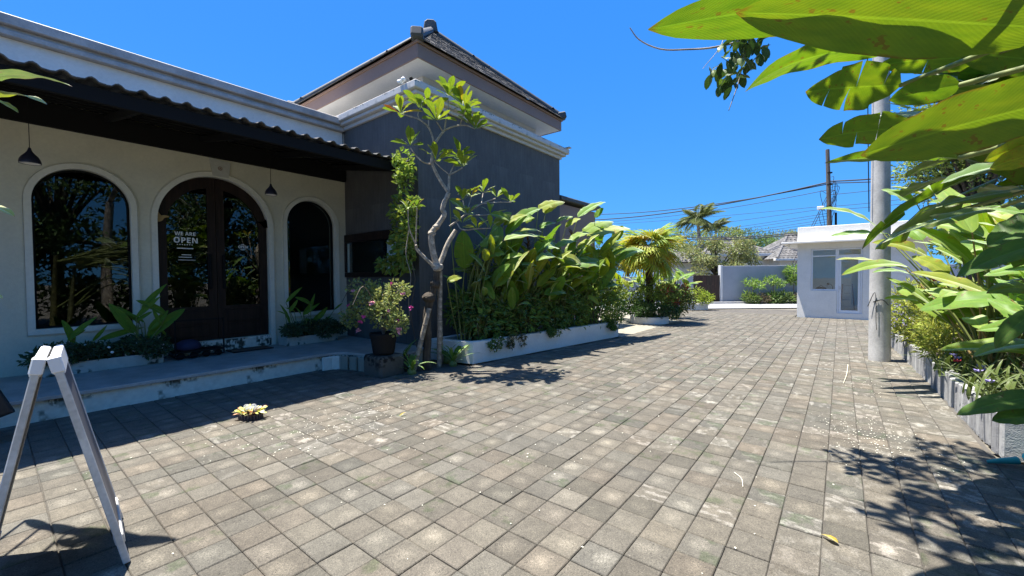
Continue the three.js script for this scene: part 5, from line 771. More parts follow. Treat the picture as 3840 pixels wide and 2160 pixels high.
  // red bracts among the shrub
  const rb = thing('red_croton', 'red leaved croton beside the fan palm trunk', 'shrub', [P0.x + 0.72, 0.15, P0.z - 0.55]); part('foliage', clumpLeaves([[0, 0.7, 0, 0.45, 0.4, 0.4], [-0.3, 0.8, 0.3, 0.3, 0.3, 0.3], [0.15, 0.5, -0.1, 0.4, 0.35, 0.4]], 330, 0.1, 0.045, 404), smallMat(0.190, 0.179, 0.036), rb); part('red_leaves', clumpLeaves([[0.05, 0.95, 0.15, 0.34, 0.2, 0.3], [-0.25, 0.9, 0.4, 0.2, 0.15, 0.2], [0.0, 0.5, 0.35, 0.2, 0.12, 0.15]], 60, 0.12, 0.05, 405), smallMat(0.380, 0.056, 0.022), rb); part('stem', tube([[0, 0, 0], [0, 0.4, 0], [0.03, 0.7, 0]], 0.012, 0.008, 5), M.wood, rb);
  // sunlit heliconias behind the palm
  const ctr = [[-4.75, -15.2, 'sunlit heliconia clump behind the fan palm towards the gate'], [-5.5, -14.6, 'sunlit heliconia clump directly behind the fan palm trunk'], [-6.3, -13.6, 'sunlit heliconia clump between the fan palm and the white planter']];
  ctr.forEach(([x, z, lab], c) => { const s = thing('heliconia', lab, 'plant', [x, 0, z], 0, 'heliconias behind the palm'), RR = rng(410 + c); for (let i = 0; i < 44; i++) { const b = V((RR() - 0.5) * 0.6, 0, (RR() - 0.5) * 0.6), p = b.clone().add(V((RR() - 0.5) * 0.9, 0.6 + 0.85 * RR(), (RR() - 0.5) * 0.9)), a = RR() * 6.28, L = 0.4 + 0.3 * RR(), q = p.clone().add(V(Math.cos(a) * L * 0.7, L * (0.75 * RR()), Math.sin(a) * L * 0.7)); part('stalk', tube([b, p], 0.012, 0.008, 5), M.stem, s); leafBetween('leaf', B.paddle[i % 4], LF.heli[i % 3], s, p, q, V(0.3, 1, 0.3)); } });
  const b2 = thing('planter_box', 'short white planter box by the road behind the palm', 'planter', far(7.9, 18.6).toArray(), YAW); part('box_wall', bx(-0.8, 0.75, 0, 0.28, -0.3, 0.3, 0.01), M.white, b2); part('soil', pb(-0.72, 0.67, 0.27, 0.29, -0.24, 0.24), M.soil, b2);
  const s2 = thing('shrub', 'spiky yellow green shrub in the short planter by the road', 'shrub', far(8.0, 18.6, 0.29).toArray()); part('foliage', clumpLeaves([[-0.5, 0.25, 0, 0.45, 0.3, 0.4], [0.2, 0.35, 0, 0.5, 0.35, 0.4], [0.6, 0.2, -0.2, 0.3, 0.25, 0.3], [-0.9, 0.4, 0.4, 0.4, 0.4, 0.4]], 330, 0.15, 0.035, 420), m3, s2); part('stem', tube([[0, 0, 0], [0, 0.3, 0]], 0.02, 0.01, 5), M.wood, s2);
}
// ---------- concrete lamp pole and right-hand bed ----------
{
  const t = thing('concrete_pole', 'tall tapering grey concrete pole at the edge of the pavers', 'pole', [0.55, 0, -9.68]);
  part('shaft', tube([[0, -0.05, 0], [-0.02, 3.6, 0], [-0.06, 7.6, 0]], [0.152, 0.128, 0.098], 0.098, 28, 20), M.pole, t);
  for (const g of [tube([[-0.17, 0.95, 0.12], [-0.08, 1.2, 0.15], [-0.06, 0.7, 0.165], [-0.05, 0.55, 0.16]], 0.006, 0.004, 5), tube([[-0.1, 1.03, 0.15], [0.02, 1.07, 0.165], [0.1, 0.98, 0.15]], 0.01, 0.005, 5), tube([[-0.24, 7, 0.05], [-0.2, 4.2, 0.1], [-0.17, 2.6, 0.1]], 0.008, 0.008, 5)]) part('wire', g, M.black, t);
}
{
  const t = thing('garden_kerb', 'low wall of rough upright concrete posts edging the flower bed', 'kerb'), R = rng(501), geos = Array.from({ length: 6 }, (_, i) => { const RR = rng(510 + i), g = bx(-0.05, 0.05, -0.03, 0.34, -0.047, 0.047, 0.012), a = g.attributes.position; for (let k = 0; k < a.count; k++) { const q = hash2(Math.round(a.getX(k) * 900), Math.round(a.getY(k) * 900) + i * 31, Math.round(a.getZ(k) * 900)); a.setX(k, a.getX(k) + (q - 0.5) * 0.012); } g.computeVertexNormals(); return g; }), ms = [M.conc, std(lin(0.52, 0.52, 0.50), 0.9, { map: dampC, ...bump(grainB, 0.005) }), std(lin(0.33, 0.33, 0.33), 0.9, { map: dampC, ...bump(grainB, 0.005) })];
  for (let i = 0; i < 78; i++) { const z = -5.32 - i * 0.1, x = lerp(1.10, 0.86, i / 78); const o = part('kerb_post', geos[i % 6], ms[Math.floor(R() * 3)], t, [x + (R() - 0.5) * 0.03, -0.01 + (R() - 0.5) * 0.03, z]); o.rotation.y = (R() - 0.5) * 0.3 + (R() < 0.5 ? Math.PI : 0); }
  for (let i = 0; i < 4; i++) part('kerb_block', bx(0, 0.38, -0.03, 0.325, -0.05, 0.05, 0.012), ms[1], t, [1.06 + i * 0.385, 0.0, -5.21]);
  part('soil', pb(1.12, 4.5, 0.0, 0.27, -13.2, -5.27), M.soil, t);
}
{ // heliconia clump leaning over the kerb
  const cents = [[1.45, -7.4, 'large heliconia clump leaning over the concrete kerb beside the pole'], [1.75, -6.2, 'heliconia clump with upright yellow green leaves behind the concrete kerb'], [2.2, -7.6, 'tall heliconia clump at the back of the right flower bed']];
  const plants = cents.map(([x, z, lab]) => thing('heliconia', lab, 'plant', [x, 0.26, z], 0, 'heliconias in the kerbed bed')); const R = rng(520);
  const add = (b, e, w, k, m) => { const c = cents[k], O = V(c[0], 0.26, c[1]), p = b.clone().sub(O), q = e.clone().sub(O), L = p.distanceTo(q); leafBetween('leaf', bladeOf(Math.min(0.6, Math.max(0.18, Math.round(w / L * 20) / 20)), [0.35, 0.55, 0.8][Math.floor(R() * 3)], [0.15, 0.3, 0.45][Math.floor(R() * 3)], R() < 0.25 ? 2 : 0, Math.floor(R() * 5)), m, plants[k], p, q, V((R() - 0.5) * 0.5, 0.75, 0.1 + 0.6 * R())); const s = V((R() - 0.5) * 0.35, 0, (R() - 0.5) * 0.4); part('stalk', tube([s, s.clone().lerp(p, 0.5).add(V(0.04, 0.08, 0)), p], 0.013, 0.007, 6, 8), R() < 0.3 ? std(lin(0.28, 0.19, 0.07), 0.6) : M.stem, plants[k]); };
  CLUMP_LEAVES.forEach(([b, e, w], i) => add(va(b), va(e), w, b[2] > -6.3 ? 1 : b[0] > 1.7 ? 2 : 0, LF.heli[i % 3]));
  for (let i = 0; i < 108; i++) { const k = i % 3, c = cents[k], p = V(c[0] + (R() - 0.5) * 0.9, 0.8 + 1.3 * R(), c[1] + (R() - 0.5) * 1.1), a = Math.PI + (R() - 0.5) * 4, L = 0.5 + 0.45 * R(); add(p, p.clone().add(V(Math.cos(a) * L * 0.8, (R() - 0.2) * L, Math.sin(a) * L * 0.8)), L * (0.22 + 0.1 * R()), k, LF.heli[i % 3]); }
  const br = std(lin(0.5, 0.09, 0.03), 0.55); for (const [x, y, z] of [[1.0, 1.4, -8.2], [1.1, 1.05, -8.0], [1.15, 1.0, -7.7]]) { const o = thing('heliconia_flower', 'orange red heliconia flower spray above the kerb by the pole', 'flower', [x, y, z], R() * 3, 'heliconia flower sprays'); part('bract', [0, 1, 2, 3, 4].map((i) => tube([[0, 0, 0], [0.04 - 0.02 * i, 0.02 + 0.012 * i, 0.02], [0.13 - 0.06 * i, 0.03 + 0.02 * i, 0.02]], 0.012, 0.002, 5)), br, o); part('stalk', tube([[0, 0, 0], [0.03, -0.4, 0.02], [0.1, -y + 0.28, 0.05]], 0.006, 0.007, 5), M.stem, o); }
}
{ // big clump just beyond the near end of the kerb, its leaves hanging into view
  const t = thing('heliconia', 'tall heliconia clump overhanging the near end of the concrete kerb', 'plant', [1.75, 0, -4.55]), R = rng(525);
  for (let i = 0; i < 74; i++) { const b = V((R() - 0.5) * 0.5, 0, (R() - 0.5) * 0.5), p = b.clone().add(V((R() - 0.65) * 0.7, 0.75 + 2.0 * R(), (R() - 0.6) * 0.7)), a = Math.PI + (R() - 0.5) * 3.2, L = 0.55 + 0.4 * R(), q = p.clone().add(V(Math.cos(a) * L * 0.8, (R() - 0.35) * L * 0.9, Math.sin(a) * L * 0.8)); part('stalk', tube([b, b.clone().lerp(p, 0.5).add(V(0.05, 0.05, 0)), p], 0.013, 0.008, 6, 6), M.stem, t); leafBetween('leaf', B.paddle[i % 4], LF.heli[i % 3], t, p, q, V((R() - 0.5) * 0.5, 0.8, 0.1 + 0.6 * R())); }
}
{ // grassy and fine-leaved fill of the right bed
  const R = rng(530);
  [[1.25, -5.9, 0.35, 26, 'grassy tuft at the near corner of the concrete kerb'], [1.35, -6.7, 0.35, 26, 'grassy tuft behind the concrete kerb below the heliconia'], [1.2, -7.5, 0.3, 22, 'grassy tuft with a red flower over the concrete kerb'], [1.6, -5.6, 0.45, 24, 'tall grassy tuft beside the near end of the kerb'], [1.9, -6.4, 0.45, 26, 'grassy tuft among the heliconia stalks']].forEach(([x, z, L, n, lab], ti) => {
    const t = thing('grass_tuft', lab, 'plant', [x, 0.26, z]); const lv = []; for (let i = 0; i < n * 5; i++) { const a = R() * 6.28, e = 0.2 + R() * 1.1, l = L * (0.5 + 0.7 * R()), px = (R() - 0.5) * 0.5, pz = (R() - 0.5) * 0.9; const o = leafBetween('b', B.strap[i % 2], M.stem, new THREE.Group(), V(px, 0, pz), V(px + Math.cos(a) * Math.cos(e) * l, Math.sin(e) * l, pz + Math.sin(a) * Math.cos(e) * l)); lv.push(bake(o)); } part('grass_blades', lv, leafMat(0.13, 0.19, 0.04, 0.45, 0.3), t).userData.kind = 'stuff';
    for (let i = 0; i < 3; i++) part('flower', [0, 1, 2, 3, 4].map((k) => { const a = k * 1.2566; return moved(lathe([[0, 0], [0.014, 0.004], [0.0, 0.03]], 8), Math.cos(a) * 0.016, 0, Math.sin(a) * 0.016, -a, 0, -0.9); }), std(ti === 2 && i === 0 ? lin(0.6, 0.04, 0.06) : lin(0.28, 0.24, 0.55), 0.7), t, [-0.15 + 0.12 * R(), 0.16 + 0.1 * R(), (R() - 0.5) * 0.8]);
  });
  const yl = smallMat(0.333, 0.370, 0.054), gr = smallMat(0.143, 0.213, 0.036);
  [[1.25, -8.6, 'fine leaved yellow green bush behind the kerb next to the pole', yl], [1.15, -10.2, 'fine leaved bush with lilac flowers behind the concrete pole', yl], [1.1, -11.8, 'fine leaved bush with lilac flowers at the far end of the kerb', yl], [2.0, -9.2, 'taller green bush behind the yellow green bush', gr], [2.0, -11.0, 'taller green bush at the back of the bed near the white booth', gr]].forEach(([x, z, lab, m], i) => { const t = thing('shrub', lab, 'shrub', [x, 0.26, z]); part('foliage', clumpLeaves([[0, 0.45, 0, 0.35, 0.45, 0.6], [0.15, 0.75, -0.3, 0.35, 0.4, 0.5], [-0.1, 0.3, 0.4, 0.3, 0.3, 0.4]], i < 3 ? 900 : 700, 0.10, 0.02, 540 + i, 0.4, 0.3), m, t); part('stem', tube([[0, 0, 0], [0, 0.4, 0]], 0.015, 0.008, 5), M.wood, t); if (i && i < 3) part('flower_heads', clumpLeaves([[-0.28, 0.45, 0.3, 0.14, 0.28, 0.4]], 150, 0.035, 0.03, 550 + i), smallMat(0.295, 0.272, 0.465, 0.7, 0.2), t).userData.kind = 'stuff'; });
}
// ---------- white booth ----------
{
  const t = thing('white_booth', 'small white guard booth with flat roof slab and glazed door', 'booth', [0, 0, -18.1]), x0 = -1.22, x1 = 2.1;
  const s = new THREE.Shape(); s.moveTo(x0, -0.05); s.lineTo(x1, -0.05); s.lineTo(x1, 2.62); s.lineTo(x0, 2.62); s.closePath(); const h = new THREE.Path(); [[-0.82, 0.96], [-0.095, 0.96], [-0.095, 0.19], [0.58, 0.19], [0.58, 2.42], [-0.82, 2.42]].forEach((p, i) => i ? h.lineTo(...p) : h.moveTo(...p)); h.closePath(); s.holes.push(h); const g = new THREE.ExtrudeGeometry(s, { depth: 0.14, bevelEnabled: false }); g.translate(0, 0, -0.14); part('front_wall', boxUV(g), M.white, t);
  part('side_wall', [pb(x0, x0 + 0.14, -0.05, 2.62, -2.6, -0.141), pb(x1 - 0.14, x1, -0.05, 0.9, -2.6, -0.141), pb(x1 - 0.14, x1, 2.4, 2.62, -2.6, -0.141), pb(x0, x1, -0.05, 0.9, -2.74, -2.601), pb(x0, x1, 2.4, 2.62, -2.74, -2.601), pb(x0, 0.7, 0.901, 2.399, -2.74, -2.601)], M.white, t); part('floor', pb(x0 + 0.141, x1 - 0.141, 0.0, 0.17, -2.6, -0.142), M.terrace, t);
  part('roof_slab', bx(x0 - 0.46, x1 + 0.3, 2.622, 2.69, -2.9, 0.34, 0.008), M.white, t); part('slab_bracket', bx(x0 - 0.3, x0 - 0.26, 2.55, 2.62, -0.4, 0.0, 0.004), M.white, t); part('parapet', bx(x0 + 0.002, x1 - 0.002, 2.692, 3.21, -2.7, -0.02, 0.01), M.white, t);
  const F = (n, gg) => part(n, gg, M.alu, t), fw = 0.045; const wf = F('window_frame', [bx(-0.815, -0.815 + fw, 0.965, 2.415, -0.1, -0.04, 0.003), bx(-0.77, -0.14, 2.37, 2.415, -0.1, -0.04, 0.003), bx(-0.77, -0.14, 0.965, 1.01, -0.1, -0.04, 0.003), bx(-0.77, -0.14, 2.15, 2.19, -0.1, -0.04, 0.003), bx(-0.138, -0.092, 0.965, 2.415, -0.1, -0.04, 0.003)]); for (const [a, b] of [[1.008, 2.152], [2.188, 2.372]]) part('pane', pb(-0.775, -0.136, a, b, -0.072, -0.068), M.clear, wf);
  const df = F('door_frame', [bx(-0.09, -0.045, 0.192, 2.415, -0.1, -0.035, 0.003), bx(0.53, 0.575, 0.192, 2.415, -0.1, -0.035, 0.003), bx(-0.044, 0.529, 2.37, 2.415, -0.1, -0.035, 0.003), bx(-0.044, 0.529, 2.15, 2.19, -0.1, -0.035, 0.003)]); part('pane', pb(-0.046, 0.532, 2.188, 2.372, -0.072, -0.068), M.clear, df);
  const dl = F('door', [bx(-0.04, 0.02, 0.195, 2.147, -0.09, -0.045, 0.003), bx(0.465, 0.525, 0.195, 2.147, -0.09, -0.045, 0.003), bx(0.021, 0.464, 2.09, 2.147, -0.09, -0.045, 0.003), bx(0.021, 0.464, 0.195, 0.295, -0.09, -0.045, 0.003)]); part('pane', pb(0.018, 0.467, 0.293, 2.092, -0.072, -0.068), M.clear, dl); part('door_handle', bx(-0.02, 0.0, 1.0, 1.12, -0.046, -0.015, 0.004), M.steelgrey, dl);
  const dk = thing('desk', 'wooden shelf desk inside the booth window', 'desk', [-0.45, 0.17, -18.75]); part('top', bx(-0.5, 0.42, 0.72, 0.76, -0.3, 0.3, 0.006), std(lin(0.36, 0.22, 0.13), 0.6, { map: woodC }), dk); for (const x of [-0.46, 0.38]) for (const z of [-0.26, 0.26]) part('leg', bx(x - 0.02, x + 0.02, 0, 0.719, z - 0.02, z + 0.02, 0.003), M.wood, dk);
  const bg = thing('dark_bag', 'dark bag lying on the desk inside the booth', 'bag', [-0.55, 0.932, -18.7]); const sg = new THREE.SphereGeometry(0.14, 16, 10); sg.scale(1.2, 0.55, 0.8); sg.translate(0, 0.07, 0); part('sack', sg, std(lin(0.06, 0.04, 0.03), 0.9), bg); part('strap', tube([[-0.1, 0.1, 0], [0, 0.2, 0.02], [0.1, 0.1, 0]], 0.008, 0.008, 6), M.black, bg);
  const lp = thing('desk_lamp', 'black gooseneck lamp on the desk inside the booth', 'lamp', [-0.22, 0.932, -18.72]); part('base', lathe([[0, 0], [0.06, 0], [0.06, 0.015], [0, 0.02]], 16), M.black, lp); part('neck', tube([[0, 0.015, 0], [0, 0.15, 0], [-0.05, 0.24, 0], [-0.1, 0.25, 0]], 0.007, 0.007, 6), M.black, lp); part('head', moved(new THREE.SphereGeometry(0.04, 12, 8), -0.12, 0.25, 0), M.black, lp);
  const la = thing('stepladder', 'folding stepladder standing inside the booth door', 'ladder', [0.2, 0.172, -18.95]); part('rail', [tube([[-0.2, 0, 0.2], [-0.13, 1.0, -0.05]], 0.018, 0.018, 6), tube([[0.2, 0, 0.2], [0.13, 1.0, -0.05]], 0.018, 0.018, 6), tube([[-0.2, 0, -0.3], [-0.13, 1.0, -0.06]], 0.014, 0.014, 6), tube([[0.2, 0, -0.3], [0.13, 1.0, -0.06]], 0.014, 0.014, 6)], std(lin(0.35, 0.26, 0.25), 0.6), la); for (const k of [0.22, 0.45, 0.68, 0.95]) part('step', bx(-0.19 + 0.06 * k, 0.19 - 0.06 * k, k - 0.012, k + 0.012, 0.11 - 0.25 * k, 0.24 - 0.25 * k, 0.003), M.steelgrey, la);
}
// ---------- across the road: wall, gate, houses ----------
const road = (name, lab, cat, x, d, grp) => thing(name, lab, cat, far(x, d).toArray(), YAW, grp); // local x along the road, local z towards the lane
{
  const w = road('boundary_wall', 'blue grey boundary wall across the road', 'wall', 0, 22.7); part('wall_face', bx(11.5, 30, 0, 2.04, -0.2, 0, 0.01), M.greywall, w); part('pier', bx(11.38, 11.499, 0, 2.08, -0.24, 0.04, 0.01), std(lin(0.6, 0.6, 0.6), 0.8, { map: plasterC }), w); part('wall_base', bx(-20, 9.9, 0, 1.5, -0.2, 0, 0.01), M.greywall, w);
  const g = road('wooden_gate', 'dark brown plank gate beside the blue grey wall', 'gate', 10.65, 22.72); const R = rng(601); for (let i = 0; i < 10; i++) part('plank', bx(-0.72 + i * 0.144, -0.72 + i * 0.144 + 0.138, 0.08, 1.53 + 0.02 * R(), -0.03, 0.0, 0.004), std(lin(0.06 + 0.015 * R(), 0.035 + 0.01 * R(), 0.025), 0.8, { map: woodC }), g); part('rail', [bx(-0.73, 0.72, 0.25, 0.33, -0.06, -0.031, 0.004), bx(-0.73, 0.72, 1.25, 1.33, -0.06, -0.031, 0.004)], M.wood, g);
  const h = road('tiled_house', 'white house with grey tiled roof behind the boundary wall', 'house', 0, 27.5); part('wall', pb(12.4, 24, 0, 3.0, -6, 0), M.white, h); part('fascia', bx(11.9, 17.6, 2.78, 2.98, -0.2, 0.25, 0.01), M.white, h); 
  const tile = (() => { const pos = [], uv = [], nx = 4; const W = 0.26, L = 0.36; for (let i = 0; i < nx; i++) { const f = (t) => 0.035 * Math.sin(t * Math.PI); const a = i / nx, b = (i + 1) / nx; const A = [(a - 0.5) * W, f(a) + 0.02, 0], Bq = [(b - 0.5) * W, f(b) + 0.02, 0], Cq = [(b - 0.5) * W, f(b), -L], D = [(a - 0.5) * W, f(a), -L], E = [(a - 0.5) * W, -0.01, 0], F2 = [(b - 0.5) * W, -0.01, 0]; for (const p of [A, Bq, Cq, A, Cq, D, E, F2, Bq, E, Bq, A]) { pos.push(...p); uv.push(p[0], p[2]); } } const g2 = new THREE.BufferGeometry(); g2.setAttribute('position', new THREE.Float32BufferAttribute(pos, 3)); g2.setAttribute('uv', new THREE.Float32BufferAttribute(uv, 2)); g2.computeVertexNormals(); return g2; })();
  const gm = [std(lin(0.30, 0.29, 0.28), 0.8, { map: tileC }), std(lin(0.22, 0.215, 0.21), 0.8, { map: tileC }), std(lin(0.36, 0.34, 0.32), 0.8, { map: tileC })];
  const hip = (hs, xa, xb, y0, y1, zf, inset) => { const rf = part('roof', (() => { const v = [[xa, y0, zf], [xb, y0, zf], [xb - inset, y1, zf - 2.5], [xa + inset, y1, zf - 2.5], [xa, y0, zf - 5], [xb, y0, zf - 5]], f = [[0, 1, 2], [0, 2, 3], [4, 0, 3], [1, 5, 2], [5, 4, 3], [5, 3, 2]], p = []; f.forEach((q) => q.forEach((k) => p.push(...v[k]))); const g2 = new THREE.BufferGeometry(); g2.setAttribute('position', new THREE.Float32BufferAttribute(p, 3)); return boxUV(g2); })(), gm[1], hs); const sl = Math.atan2(y1 - y0, 2.5), rows = Math.round(2.5 / Math.cos(sl) / 0.3); const RR = rng(Math.round(xa * 10)); for (let r = 0; r < rows; r++) { const u = r / rows, a = xa + inset * u, b = xb - inset * u, n = Math.floor((b - a) / 0.255); for (let k = 0; k < n; k++) { const o = part('roof_tile', tile, gm[Math.floor(RR() * 3)], rf, [a + (k + 0.5) * (b - a) / n, lerp(y0, y1, u) + 0.01, zf - 2.5 * u]); o.rotation.x = sl; } } part('ridge', tube([[xa + inset, y1 + 0.03, zf - 2.5], [xb - inset, y1 + 0.03, zf - 2.5]], 0.09, 0.09, 8), gm[0], rf); for (const [p, q] of [[[xa, y0, zf], [xa + inset, y1, zf - 2.5]], [[xb, y0, zf], [xb - inset, y1, zf - 2.5]]]) part('ridge', tube([[p[0], p[1] + 0.03, p[2]], [q[0], q[1] + 0.03, q[2]]], 0.08, 0.08, 8), gm[0], rf); };
  hip(h, 12.6, 17.2, 2.99, 4.25, 0.2, 2.2);
  const h2 = road('tiled_house', 'house with a lighter wavy tile roof half hidden behind the white booth', 'house', 0, 26.2); part('wall', pb(17.0, 24, 0, 2.55, -5, -0.2), M.white, h2); hip(h2, 16.5, 22.5, 2.55, 4.2, 0.3, 2.3); part('gutter', bx(16.4, 22.6, 2.42, 2.55, 0.12, 0.34, 0.01), M.white, h2);
  const h3 = road('garden_building', 'low grey roofed building behind the frangipani by the gate', 'building', 0, 26.5); part('wall', pb(9.6, 12.2, 0, 2.35, -4, 0), M.white, h3); hip(h3, 9.2, 12.5, 2.36, 3.3, 0.3, 1.5);
  const R2 = rng(620), gm1 = smallMat(0.155, 0.224, 0.045), gm2 = smallMat(0.262, 0.202, 0.108), gm3 = smallMat(0.119, 0.190, 0.032);
  const kinds = [gm1, gm2, gm3]; const names = ['spiky green', 'greyish pink', 'dark green', 'light green', 'pinkish', 'glossy green', 'spiky pale', 'deep green']; for (let i = 0; i < 8; i++) { const x = 12.7 + i * 0.62, s = road('shrub', `low ${names[i]} border plant at the foot of the blue grey wall`, 'shrub', x, 22.2, 'border plants along the blue grey wall'); part('foliage', clumpLeaves([[0, 0.3, 0, 0.26, 0.28, 0.25], [0.1, 0.22, 0.15, 0.24, 0.2, 0.2]], 130, i % 3 === 1 ? 0.13 : 0.28, i % 3 === 1 ? 0.06 : 0.06, 621 + i, 0.4, 0.5), kinds[i % 3], s); part('stem', tube([[0, 0, 0], [0, 0.35, 0]], 0.03, 0.02, 5), M.wood, s); }
  for (const [x, h0, lab] of [[12.9, 1.15, 'sparse young shrub by the pier of the blue grey wall'], [14.0, 1.25, 'young tree with two tufts in front of the blue grey wall'], [15.1, 1.7, 'round headed young tree in front of the blue grey wall']]) { const s = road('young_tree', lab, 'tree', x, 22.3); part('trunk', tube([[0, 0, 0], [0.03, h0 * 0.6, 0], [0, h0, 0]], 0.025, 0.012, 6), M.wood, s); part('crown', clumpLeaves(h0 > 1.5 ? [[0, h0, 0, 0.42, 0.42, 0.4], [0.1, h0 - 0.45, 0, 0.3, 0.25, 0.3]] : [[-0.1, h0, 0, 0.35, 0.22, 0.3], [0.25, h0 - 0.2, 0.1, 0.3, 0.2, 0.3]], h0 > 1.5 ? 330 : 130, 0.16, 0.06, 640 + Math.round(x), 0.35, 0.3), smallMat(0.202, 0.325, 0.045), s); }
}
// ---------- trees beyond ----------
function tree(name, lab, P, h, cl, per, L, W, mat, seed, r = 0.12, grp) { const t = thing(name, lab, 'tree', P.toArray(), 0, grp), R = rng(seed); const top = cl[0]; part('trunk', tube([[0, -0.05, 0], [0.1 * R(), h * 0.35, 0.1 * R()], [top[0] * 0.3, h * 0.7, top[2] * 0.3]], r, r * 0.55, 9), M.darkbark, t); for (const c of cl) part('limb', tube([[0.05, h * 0.4, 0.03], [c[0] * 0.5, lerp(h * 0.45, c[1], 0.55), c[2] * 0.5], [c[0], c[1], c[2]]], r * 0.45, r * 0.12, 6), M.darkbark, t); part('crown', clumpLeaves(cl, per, L, W, seed + 1, 0.4, 0.1, 0.3), mat, t); return t; }
const rc = (n, sx, y0, y1, r, seed, sq = 0.75) => { const R = rng(seed), o = []; for (let i = 0; i < n; i++) { const a = R() * 6.28, q = Math.sqrt(R()); o.push([Math.cos(a) * q * sx, lerp(y0, y1, R()) - q * 0.15 * (y1 - y0), Math.sin(a) * q * sx, r * (0.7 + 0.6 * R()), r * sq * (0.7 + 0.6 * R()), r * (0.7 + 0.6 * R())]); } return o; };
tree('frangipani_tree', 'broad grey green frangipani tree behind the dark gate', far(12.4, 25.2), 3.6, rc(22, 2.0, 1.7, 3.7, 0.55, 701), 210, 0.22, 0.06, smallMat(0.274, 0.291, 0.099), 702, 0.12);
tree('garden_tree', 'yellowish bushy tree behind the house roof ridge', far(15.2, 33), 4.5, rc(18, 2.4, 3.0, 5.4, 0.8, 703), 220, 0.24, 0.08, smallMat(0.238, 0.291, 0.054), 704, 0.16);
tree('garden_tree', 'dark green round tree behind the second tiled house', far(19.2, 34), 4.2, rc(18, 1.9, 2.9, 5.4, 0.75, 705), 240, 0.2, 0.07, smallMat(0.095, 0.168, 0.036), 706, 0.16);
tree('garden_tree', 'pale feathery tree rising behind the white booth', far(23.8, 36), 4.2, rc(16, 2.0, 3.2, 5.3, 0.8, 707), 260, 0.22, 0.05, smallMat(0.238, 0.269, 0.108), 708, 0.16);
tree('garden_tree', 'distant tree behind the fan palm and the low roof', far(9.5, 34), 4.4, rc(16, 2.4, 2.4, 4.4, 0.8, 709), 240, 0.24, 0.07, smallMat(0.143, 0.202, 0.054), 710, 0.16);
tree('garden_tree', 'distant tree hidden behind the heliconia bed', far(4.5, 36), 4.2, rc(14, 2.4, 2.2, 4.4, 0.9, 711), 220, 0.26, 0.08, smallMat(0.143, 0.202, 0.054), 712, 0.16);
tree('roadside_tree', 'tall ivy clad tree beside the white booth behind the concrete pole', V(4.2, 0, -24.5), 8.2, [...rc(26, 1.5, 2.6, 7.6, 0.85, 713, 0.9), ...rc(16, 2.6, 5.6, 8.4, 0.9, 714)], 330, 0.17, 0.075, smallMat(0.202, 0.269, 0.045), 715, 0.24);
// tall garden trees on the right, beyond the picture: they darken the shop glass
tree('shade_tree', 'dense tall tree at the back of the right flower bed', V(4.6, 0, -6.4), 7, rc(30, 2.0, 2.0, 7.6, 1.05, 721), 200, 0.22, 0.1, smallMat(0.071, 0.134, 0.027), 722, 0.2);
tree('shade_tree', 'dense tall tree behind the banana plant on the right', V(4.6, 0, -1.6), 7, rc(30, 2.1, 1.8, 7.6, 1.05, 723), 200, 0.22, 0.1, smallMat(0.071, 0.134, 0.027), 724, 0.2);
tree('shade_tree', 'dense tall tree at the far back of the right flower bed', V(5.2, 0, -11.5), 7, rc(30, 2.0, 2.0, 7.4, 1.05, 725), 200, 0.22, 0.1, smallMat(0.084, 0.146, 0.027), 726, 0.2);
tree('shade_tree', 'dense tall tree facing the left end of the shop front', V(4.2, 0, 3.2), 7, rc(28, 2.0, 1.8, 7.4, 1.05, 727), 190, 0.22, 0.1, smallMat(0.071, 0.134, 0.027), 728, 0.2);
for (const [z, lab] of [[2.2, 'leafy hedge facing the left end of the shop front'], [-1.0, 'leafy hedge behind the banana plant on the right'], [-4.3, 'leafy hedge beside the near end of the concrete kerb'], [-7.6, 'leafy hedge behind the heliconias of the kerbed bed'], [-10.8, 'leafy hedge at the far back of the kerbed bed']]) { const t = thing('hedge', lab, 'hedge', [3.75, 0, z], 0, 'hedges along the right side'); part('stem', tube([[0, 0, 0], [0, 1, 0]], 0.04, 0.02, 6), M.darkbark, t); const c = []; const R = rng(Math.round(50 - z * 10)); for (let i = 0; i < 26; i++) c.push([(R() - 0.5) * 0.5, 0.3 + 2.6 * R(), (R() - 0.5) * 3.0, 0.4, 0.4, 0.45]); part('foliage', clumpLeaves(c, 110, 0.2, 0.09, Math.round(60 - z * 10)), smallMat(0.066, 0.112, 0.022), t); }
